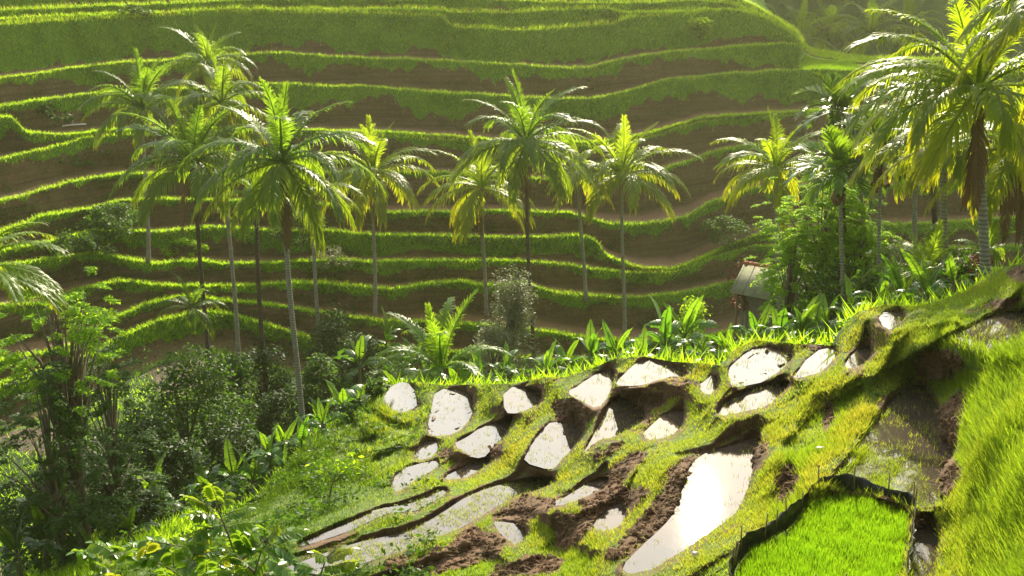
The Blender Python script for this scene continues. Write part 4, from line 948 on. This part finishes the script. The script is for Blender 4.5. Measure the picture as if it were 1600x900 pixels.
for a in BAN: banana(*a)

# ------------------------------------------------------------------ nursery bed fence
M['plastic'] = plain_mat('black_plastic', (.012,.012,.013), (.022,.022,.022), 9, .33, .5, .5)
M['bamboo'] = plain_mat('bamboo', (.20,.14,.06), (.32,.24,.11), 12, .6, .2)
M['white'] = plain_mat('white_plastic', (.75,.72,.68), (.8,.78,.75), 5, .4, .2)
ring = chaikin(BED, 1); ring = ring + (ring-ring.mean(0))/np.linalg.norm(ring-ring.mean(0), axis=1, keepdims=True)*3
seg = np.linalg.norm(np.roll(ring, -1, 0)-ring, axis=1); cum = np.concatenate([[0], np.cumsum(seg)]); nS = 420; u = np.linspace(0, cum[-1], nS, endpoint=False)
rx_ = np.interp(u, cum, np.append(ring[:, 0], ring[0, 0])); ry_ = np.interp(u, cum, np.append(ring[:, 1], ring[0, 1]))
a_, b_, c_ = ray(rx_, ry_); t = (BED_Z-.02)/c_; base = np.stack([a_*t, b_*t], 1); cen = base.mean(0)
o0 = np.array([cen[0], cen[1], BED_Z]); nrm = base-cen; nrm /= np.linalg.norm(nrm, axis=1, keepdims=True)
arc = np.concatenate([[0], np.cumsum(np.linalg.norm(np.diff(base, axis=0), axis=1))])
V = []; hts = np.linspace(-.05, 1, 7)
for side, off in ((0, 0.0), (1, .012)):
    for j, f in enumerate(hts):
        H_ = .27 + .035*np.sin(arc*5.2) + .05*(fbm(arc*1.3, arc*0, 801)-.5)
        wob = .035*(fbm(arc*4+f*2.2, arc*0+f*5, 803, 3)-.5)*2*f + .014*np.sin(arc*23+f*7)*f + .03*f
        p = base + nrm*(off+wob)[:, None]
        V.append(np.stack([p[:, 0]-o0[0], p[:, 1]-o0[1], f*H_], 1))
V = np.array(V); Q = []
for side in (0, 1):
    for j in range(6):
        for i in range(nS):
            k0 = (side*7+j)*nS; i2 = (i+1) % nS; Q.append((k0+i, k0+i2, k0+nS+i2, k0+nS+i))
for i in range(nS): i2 = (i+1) % nS; Q.append((6*nS+i, 6*nS+i2, 13*nS+i2, 13*nS+i))
fence = empty('nursery_fence', o0, 'black plastic sheet fence with bamboo stakes around the bright seedling bed', 'fence')
obj('plastic_sheet', mesh_np('plastic_sheet', V.reshape(-1, 3), Q, None, None, M['plastic']), fence)
def near_ring(x, y): i = int(np.argmin((rx_-x)**2+(ry_-y)**2)); return base[i]+nrm[i]*.03
for x, y, h in [(1160,873,.52),(1196,850,.48),(1214,838,.42),(1229,826,.50),(1281,782,.55),(1334,777,.50),(1384,793,.50),(1425,808,.58),(1429,812,.50),(1424,832,.38),(1146,890,.42),(1182,912,.5),(1231,932,.60),(1272,930,.55),(1319,928,.55),(1352,925,.40),(1385,920,.42),(1407,905,.46),(1412,880,.40),(1418,855,.36),(1250,802,.34),(1308,777,.3)]:
    q = near_ring(x, y); b = MB(); lx, ly = random.uniform(-.05, .05), random.uniform(-.05, .05)
    b.tube([(0, 0, -.12), (lx*.5, ly*.5, h*.5), (lx, ly, h)], [.013, .012, .009], 6)
    s = obj('stake', b.me('stake', M['bamboo']), fence); s.location = (q[0]-o0[0], q[1]-o0[1], 0)

# ------------------------------------------------------------------ hut
M['roof'] = plain_mat('roof_sheet', (.19,.20,.13), (.29,.29,.19), 3, .75, .3, stripes=None)
M['ridge'] = plain_mat('ridge_tiles', (.36,.13,.07), (.46,.19,.10), 8, .8, .4)
M['plank'] = plain_mat('weathered_planks', (.15,.12,.09), (.24,.20,.15), 6, .9, .3)
r = 61; top = at(1173, 413, r); mp_ = np.linalg.norm(top)/F; ln = 3.6; gz = g_z(1185, r)
hutz = top[2]; base_z = min(gz, hutz-2.6); hut = empty('hut', (top[0], top[1], base_z), 'small wooden hut with pale roof and red ridge half hidden by feathery leaves', 'hut')
hut.rotation_euler = (0, 0, R(-38)); H_ = hutz-base_z; hw, dr = 1.45, 1.25
b = MB()
for sy in (-1, 1):
    ang = math.atan2(dr, hw); cy_ = sy*hw/2*1.06; rot = Matrix.Rotation(-sy*ang, 3, 'X')
    b.box((ln/2-.15, cy_, H_-dr/2*1.06-.02), (ln/2+.25, math.hypot(hw, dr)/2*1.08, .03), rot)
    for k in range(7): b.box((-.3+k*ln/6*1.02, cy_, H_-dr/2*1.06+.02), (.02, math.hypot(hw, dr)/2*1.08, .018), rot)
obj('roof', b.me('roof', M['roof'], False), hut)
b = MB()
for k in range(13): b.tube([(-.38+k*.3, 0, H_+.03), (-.06+k*.3, 0, H_+.05)], [.13, .11], 8)
obj('ridge_cap', b.me('ridge_cap', M['ridge']), hut)
for nm, c0, hf in (('wall', (ln/2, -1.1, (H_-dr)/2), (ln/2-.1, .04, (H_-dr)/2)), ('wall', (ln/2, 1.1, (H_-dr)/2), (ln/2-.1, .04, (H_-dr)/2)), ('wall', (.1, 0, (H_-dr)/2), (.04, 1.06, (H_-dr)/2+.1)), ('wall', (ln-.1, 0, (H_-dr)/2), (.04, 1.06, (H_-dr)/2+.1))):
    b = MB(); b.box(c0, hf)
    n = 14; ax = 0 if hf[0] > hf[1] else 1
    for k in range(n):
        c1 = list(c0); c1[ax] += -hf[ax]+(k+.5)*2*hf[ax]/n; h1 = list(hf); h1[ax] = hf[ax]/n*.86; h1[1-ax] += .012; b.box(c1, h1)
    obj(nm, b.me(nm, M['plank'], False), hut)
for x, y in ((-.12, -1.2), (ln-.2, -1.2), (-.12, 1.2), (ln-.2, 1.2)):
    b = MB(); b.tube([(x, y, -.5), (x, y, H_-dr-.02)], .06, 7); obj('post', b.me('post', M['bark']), hut)

# ------------------------------------------------------------------ a farmer, a pole and litter
def person(px, row, h_px):
    r, z = hit(px, row); f = at(px, 500, r); f[2] = z; s = h_px*np.linalg.norm(at(px, row, r))/F/1.6
    J = {'pel': (0, 0, .86), 'chest': (.16, 0, 1.18), 'neck': (.27, 0, 1.36), 'head': (.34, 0, 1.50), 'hipl': (-.02, .09, .80), 'kneel': (.06, .10, .45), 'ankl': (-.02, .11, .07), 'toel': (.13, .12, .03),
         'hipr': (-.02, -.09, .80), 'kner': (.03, -.10, .45), 'ankr': (-.08, -.11, .07), 'toer': (.07, -.12, .03), 'shl': (.22, .17, 1.28), 'ell': (.30, .22, 1.02), 'hal': (.48, .14, .90), 'shr': (.22, -.17, 1.28), 'elr': (.32, -.22, 1.02), 'har': (.50, -.13, .88)}
    E = [('pel','chest'),('chest','neck'),('neck','head'),('pel','hipl'),('hipl','kneel'),('kneel','ankl'),('ankl','toel'),('pel','hipr'),('hipr','kner'),('kner','ankr'),('ankr','toer'),('chest','shl'),('shl','ell'),('ell','hal'),('chest','shr'),('shr','elr'),('elr','har')]
    rad = dict(pel=.13, chest=.15, neck=.06, head=.10, hipl=.09, hipr=.09, kneel=.06, kner=.06, ankl=.045, ankr=.045, toel=.04, toer=.04, shl=.065, shr=.065, ell=.045, elr=.045, hal=.04, har=.04)
    ks = list(J); me = bpy.data.meshes.new('person'); me.from_pydata([J[k] for k in ks], [(ks.index(a), ks.index(b)) for a, b in E], [])
    me.skin_vertices.new() if hasattr(me.skin_vertices, 'new') and len(me.skin_vertices) == 0 else None
    o = bpy.data.objects.new('person', me); link(o); o.location = f; o.scale = (s, s, s); o.rotation_euler = (0, 0, R(200))
    m1 = o.modifiers.new('skin', 'SKIN')
    for k, v in zip(ks, me.skin_vertices[0].data): v.radius = (rad[k], rad[k]); v.use_root = (k == 'pel')
    m2 = o.modifiers.new('sub', 'SUBSURF'); m2.levels = m2.render_levels = 1
    me.materials.append(plain_mat('dark_clothes', (.035,.035,.05), (.06,.055,.07), 8, .9, .1))
    tag(o, 'tiny stooping person in dark clothes and pale hat at the far left terrace', 'person')
    b = MB(); th = np.arange(16)*2*math.pi/16; V = [(0, 0, .16)] + [(.13*math.cos(t), .13*math.sin(t), .07) for t in th] + [(.25*math.cos(t), .25*math.sin(t), 0) for t in th]
    T = [(0, 1+i, 1+(i+1) % 16) for i in range(16)]; Q = [(1+i, 17+i, 17+(i+1) % 16, 1+(i+1) % 16) for i in range(16)]; b.add(V, Q, T)
    hat = obj('hat', b.me('hat', M['white']), o); hat.location = (.36, 0, 1.56); hat.rotation_euler = (0, R(18), 0)
person(6, 249, 23)
r, z = hit(110, 205); p0 = at(98, 204, r); p1 = at(136, 205, r); zz = max(p0[2], z+.25)
b = MB(); d_ = p1-p0; d_[2] = .05; b.tube([(0, 0, 0), d_*.5+np.array([0, 0, .03]), d_], [.06, .055, .05], 7)
x = obj('bamboo_pole', b.me('bamboo_pole', M['white'])); x.location = (p0[0], p0[1], zz); tag(x, 'pale pole lying across the mouth of the upper left gully', 'pole')
def litter(px, row, s, label, mat):
    c = int(round((px+200)/2.5)); j = int(np.argmin(abs(PY[c]-row))); p = NP[c, j]; b = MB(); b.blob((0, 0, 0), (s, s*.7, s*.45), int(px) % 7, 2, .9)
    o = obj('plastic_wrapper', b.me('plastic_wrapper', mat)); o.location = p+np.array([0, 0, s*.45+.06]); tag(o, label, 'litter')
M['pink'] = plain_mat('pink_plastic', (.75,.45,.42), (.8,.72,.68), 20, .4, .2)
litter(1085, 873, .055, 'crumpled pinkish wrapper on the grass left of the seedling bed', M['pink']); litter(1280, 707, .06, 'small white scrap on the grass above the seedling bed', M['white'])

# ------------------------------------------------------------------ foreground shrubs with paired oval leaflets
def bank_z(px, r):
    c = int(np.clip(round((px+200)/2.5), 0, NC-1)); rr = np.hypot(BANK[c, :, 0], BANK[c, :, 1]); o_ = np.argsort(rr); return float(np.interp(r, rr[o_], BANK[c, o_, 2]))
def pinnate(bf, bs, base, d, L, n, ls, dryv, rg):
    """one compound leaf: a curved stalk with n pairs of drooping oval leaflets and one at the tip"""
    d = d/np.linalg.norm(d); S = np.linspace(0, 1, 8); P = base + d*L*S[:, None]; P[:, 2] -= .22*L*S**2
    bs.tube(P, .0035*(1-S)+.0015, 4, 0, False); side = np.cross(d, [0, 0, 1.0]); side /= np.linalg.norm(side)+1e-9
    for i in range(n+1):
        s = .18+.82*i/n; p = np.array([np.interp(s, S, P[:, k]) for k in range(3)]); l = ls*(.75+.5*math.sin(math.pi*min(1, s*.9)))*rg.uniform(.85, 1.12)
        for sd_ in ((-1, 1) if i < n else (0,)):
            ld = side*sd_*.95 + d*(.35 if sd_ else 1) + np.array([0, 0, -.45+rg.normal(0, .15)]); ld /= np.linalg.norm(ld)
            w = np.cross(ld, np.cross(d, side)) if sd_ else side; w = w/np.linalg.norm(w); up_ = np.cross(ld, w); up_ = up_ if up_[2] > 0 else -up_
            prof_ = [(0, .08), (.18, .72), (.42, 1.0), (.7, .82), (.9, .38), (1, .02)]; V = []
            for f, q in prof_:
                c = p+ld*l*f-up_*l*.10*f*f; ww = l*.29*q; V += [c-w*ww+up_*ww*.35, c, c+w*ww+up_*ww*.35]
            Q = []
            for k in range(5): Q += [(k*3, k*3+1, k*3+4, k*3+3), (k*3+1, k*3+2, k*3+5, k*3+4)]
            bf.add(V, Q, None, dryv)
def fore_shrub(name, label, stems, leaves, r, seed):
    rg = np.random.default_rng(seed); s0 = stems[0][0]; f = at(s0[0], 900, r); f[2] = bank_z(s0[0], r)-.1
    o = empty(name, f, label, 'shrub'); bs, bf = MB(), MB(); mp = r/F/.92
    for st in stems:
        P = [at(x, y, r+dr_)-f for x, y, dr_ in st]
        if st is stems[0] or st[0][1] >= 905: P = [np.array([P[0][0]*.3, P[0][1]*.3, 0])]+P
        P = np.array(P); n = len(P); u = np.linspace(0, n-1, n*6); P = np.stack([np.interp(u, np.arange(n), P[:, k]) for k in range(3)], 1)
        for k in range(3): P[:, k] = gsm(P[:, k], 1)
        bs.tube(P, np.linspace(.013, .004, len(P)), 6)
    for x0, y0, x1, y1, dryv, dr_ in leaves:
        b0 = at(x0, y0, r+dr_)-f; b1 = at(x1, y1, r+dr_+rg.uniform(-.12, .12))-f; d = b1-b0; L = np.linalg.norm(d); d[2] += .2*L
        pinnate(bf, bs, b0, d, L, max(4, int(L/(mp*6.2))), 15.5*mp*rg.uniform(.85, 1.1), dryv, rg)
    obj('stem', bs.me('stem', M['bark']), o); obj('foliage', bf.me('foliage', M['fore'], False, 'dry'), o)
rg = np.random.default_rng(5)
LV = [(340,785,328,752,.25,0),(336,800,286,770,.3,0),(340,806,290,802,.1,.05),(350,806,390,792,.1,.05),(346,790,356,765,.2,-.05),(352,820,302,838,.0,0),(352,826,400,815,.05,.05),(356,835,310,818,.0,.1),(345,812,312,798,.1,.05)]
for i in range(66):
    x0 = rg.uniform(165, 430); y0 = rg.uniform(850, 915); a = rg.uniform(-2.9, -.2); l = rg.uniform(38, 62)
    if y0-l*.5 < 838 and x0 < 260 and y0 < 870: y0 += 15
    LV.append((x0, y0, x0+l*math.cos(a), y0+.55*l*math.sin(a)+4, .75 if rg.uniform() < .08 else rg.uniform(0, .12), rg.uniform(-.5, .5)))
LV += [(175,880,140,857,.5,0),(230,868,205,850,0,.1),(262,860,240,842,0,0),(292,852,330,826,.6,.1)]
fore_shrub('leafy_shrub', 'foreground shrub with paired oval leaves and yellow young tips at the bottom left', [[(382,925,0),(372,880,0),(358,840,.02),(340,795,.02),(328,765,.02)],[(300,930,.2),(270,890,.2),(215,866,.1),(165,868,0)],[(330,930,-.2),(290,870,-.1),(262,850,0)],[(372,880,0),(395,860,0),(420,838,.1)]], LV, 8.6, 3)
LV = []
for x0, y0, x1, y1, dv in [(425,842,476,826,.05),(420,850,455,868,0),(405,862,372,848,0),(430,835,402,822,.0),(418,846,440,812,.35),(412,868,470,880,0),(400,880,430,900,0),(385,880,350,868,0),(395,890,440,915,0),(420,870,395,905,0),(412,872,452,895,0),(388,870,372,826,.0),(402,856,388,826,.05),(376,900,330,890,0),(405,900,470,905,0)]: LV.append((x0, y0, x1, y1, dv, rg.uniform(-.2, .2)))
fore_shrub('leafy_shrub', 'foreground shrub with darker paired leaves just right of the yellow tipped one', [[(400,930,0),(398,895,0),(408,862,0),(428,836,0)],[(398,895,0),(372,870,.1)],[(400,900,0),(450,890,.1)]], LV, 8.2, 4)
LV = [(510,876,553,852,.75,0),(506,880,535,852,.5,0),(500,888,548,884,.15,0),(512,872,488,862,.3,0),(495,892,462,880,0,0),(520,885,560,876,.5,.05),(490,898,525,902,0,0),(480,905,450,900,0,0),(500,905,540,912,0,0)]
fore_shrub('leafy_shrub', 'thin foreground sprig with yellow leaf tips against the long pale paddy', [[(498,935,0),(500,900,0),(510,872,0),(525,858,0)],[(500,900,0),(470,895,.05)]], LV, 8.0, 6)
# sapling on the left grass slope
r, z = hit(512, 790); f = at(512, 790, r); h = float(at(530, 728, r)[2]-f[2]); o = empty('sapling', f, 'thin bare sapling with a few leaves on the left grass slope', 'sapling'); b = MB()
tp = at(530, 728, r)-f; b.tube([(0, 0, -.1), tp*.5+np.array([-.05, 0, 0]), tp], [.03, .025, .012], 6); b.tube([tp*.6, tp*.6+np.array([.5, .1, .5])], [.02, .008], 5); b.tube([tp*.7, tp*.7+np.array([-.4, .1, .35])], [.02, .008], 5)
obj('trunk', b.me('trunk', M['bark']), o); P = np.repeat([tp, tp*.6+np.array([.5, .1, .5]), tp*.7+np.array([-.4, .1, .35])], 45, 0)+rng.normal(0, .16, (135, 3)); V, T = leafset(P, rng.uniform(.1, .22, 135), .45, .5, -.3, rng); obj('crown', mesh_np('crown', V, None, T, None, M['lime'], False), o)
# ------------------------------------------------------------------ water
m, nt, out = new_mat('paddy_water'); B = NB(nt)
p = B.n('BsdfPrincipled'); p.inputs['Base Color'].default_value = (.07,.056,.042,1); p.inputs['Roughness'].default_value = .022; p.inputs['IOR'].default_value = 1.6
p.inputs['Specular IOR Level'].default_value = .7
tc = B.n('TexCoord').outputs['Object']; n = B.noise(3.0, 3, tc); bp = B.n('Bump'); bp.inputs['Strength'].default_value = .02; bp.inputs['Distance'].default_value = .05
B.l(n, bp.inputs['Height']); B.l(bp.outputs[0], p.inputs['Normal']); B.l(p.outputs[0], out.inputs[0]); M['water'] = m
for z, poly in PONDS_S:
    c = poly.mean(0); d = poly-c; L = np.linalg.norm(d, axis=1, keepdims=True); q = poly + d/L*4.0
    x, y, zz = ray(q[:, 0], q[:, 1]); t = z/zz
    bm = bmesh.new(); f = bm.faces.new([bm.verts.new((a, b, z)) for a, b in zip(x*t, y*t)]); 
    if f.normal.z < 0: f.normal_flip()
    bm.normal_update()
    if f.normal.z < 0: f.normal_flip()
    bmesh.ops.triangulate(bm, faces=[f]); me = bpy.data.meshes.new('water'); bm.to_mesh(me); bm.free(); me.materials.append(m)
    tag(obj('water', me), None, None, 'flooded rice paddies', 'structure')

# ------------------------------------------------------------------ light, air, camera
W = bpy.data.worlds.new('World'); scene.world = W; W.use_nodes = True; B = NB(W.node_tree)
W.node_tree.nodes.clear(); wo = B.n('OutputWorld'); bg = B.n('Background'); sk = B.n('TexSky', sky_type='NISHITA')
sk.sun_disc = False; sk.sun_elevation = SUN_EL; sk.sun_rotation = SUN_AZ; sk.air_density = 1.2; sk.dust_density = 1.6; sk.ozone_density = 1.0; sk.altitude = 100
tcw = B.n('TexCoord').outputs['Generated']; mpw = B.n('Mapping'); mpw.inputs['Scale'].default_value = (1, 1, 2.2); B.l(tcw, mpw.inputs['Vector'])
cl = B.noise(4.6, 7, mpw.outputs[0], .6)
vm = B.n('VectorMath', operation='DOT_PRODUCT'); B.l(tcw, vm.inputs[0]); vm.inputs[1].default_value = (math.sin(SUN_AZ)*math.cos(SUN_EL), math.cos(SUN_AZ)*math.cos(SUN_EL), math.sin(SUN_EL))
glow = B.n('MapRange', interpolation_type='SMOOTHSTEP'); B.l(vm.outputs['Value'], glow.inputs[0]); glow.inputs[1].default_value = .45; glow.inputs[2].default_value = .82
bright = B.math('ADD', 3.0, B.math('MULTIPLY', glow.outputs[0], 18.0)); cc_ = B.n('CombineColor')
for k_ in range(3): B.l(B.math('MULTIPLY', bright, (1.0, .985, .95)[k_]), cc_.inputs[k_])
cf = B.math('ADD', .08, B.math('MULTIPLY', B.ramp(cl, .40, .60), .85))
mxw = B.mix(cf, sk.outputs[0], cc_.outputs[0]); B.l(mxw, bg.inputs[0]); bg.inputs[1].default_value = .09; B.l(bg.outputs[0], wo.inputs[0])
L = bpy.data.lights.new('sun', 'SUN'); L.energy = 5.0; L.angle = R(.6); L.color = (1, .89, .66)
so = bpy.data.objects.new('sun', L); link(so)
sd = Vector((math.sin(SUN_AZ)*math.cos(SUN_EL), math.cos(SUN_AZ)*math.cos(SUN_EL), math.sin(SUN_EL)))
so.rotation_euler = (-sd).to_track_quat('-Z', 'Y').to_euler(); so.location = sd*60
if HAZE:
    bm = bmesh.new(); bmesh.ops.create_cube(bm, size=1)
    lo = Vector((-140, -12, -32)); hi = Vector((200, 290, 95))
    for v in bm.verts: v.co = Vector([lo[i] + (v.co[i]+.5)*(hi[i]-lo[i]) for i in range(3)])
    me = bpy.data.meshes.new('haze'); bm.to_mesh(me); bm.free()
    hm, nt, out = new_mat('haze'); B = NB(nt); pv = B.n('VolumePrincipled'); pv.inputs['Color'].default_value = (1, .98, .58, 1)
    pv.inputs['Density'].default_value = HAZE; pv.inputs['Anisotropy'].default_value = .55; B.l(pv.outputs[0], out.inputs[1]); me.materials.append(hm)
    tag(obj('haze', me), 'pale humid haze filling the valley', None, None, 'stuff')
cam = bpy.data.cameras.new('camera'); cam.sensor_width = 36; cam.lens = 36*F/1600; cam.clip_start = .1; cam.clip_end = 2000
co = bpy.data.objects.new('camera', cam); link(co); co.rotation_euler = (math.pi/2-PITCH, 0, 0); scene.camera = co
scene.render.engine = 'CYCLES'; cy = scene.cycles
cy.use_denoising = True; cy.max_bounces = 7; cy.diffuse_bounces = 3; cy.glossy_bounces = 3; cy.transmission_bounces = 4; cy.volume_bounces = 1; cy.transparent_max_bounces = 8
cy.caustics_reflective = False; cy.caustics_refractive = False; cy.sample_clamp_indirect = 8
vs = scene.view_settings; vs.view_transform = 'Standard'; vs.look = 'None'; vs.exposure = EXPO; vs.gamma = 1; vs.use_curve_mapping = False
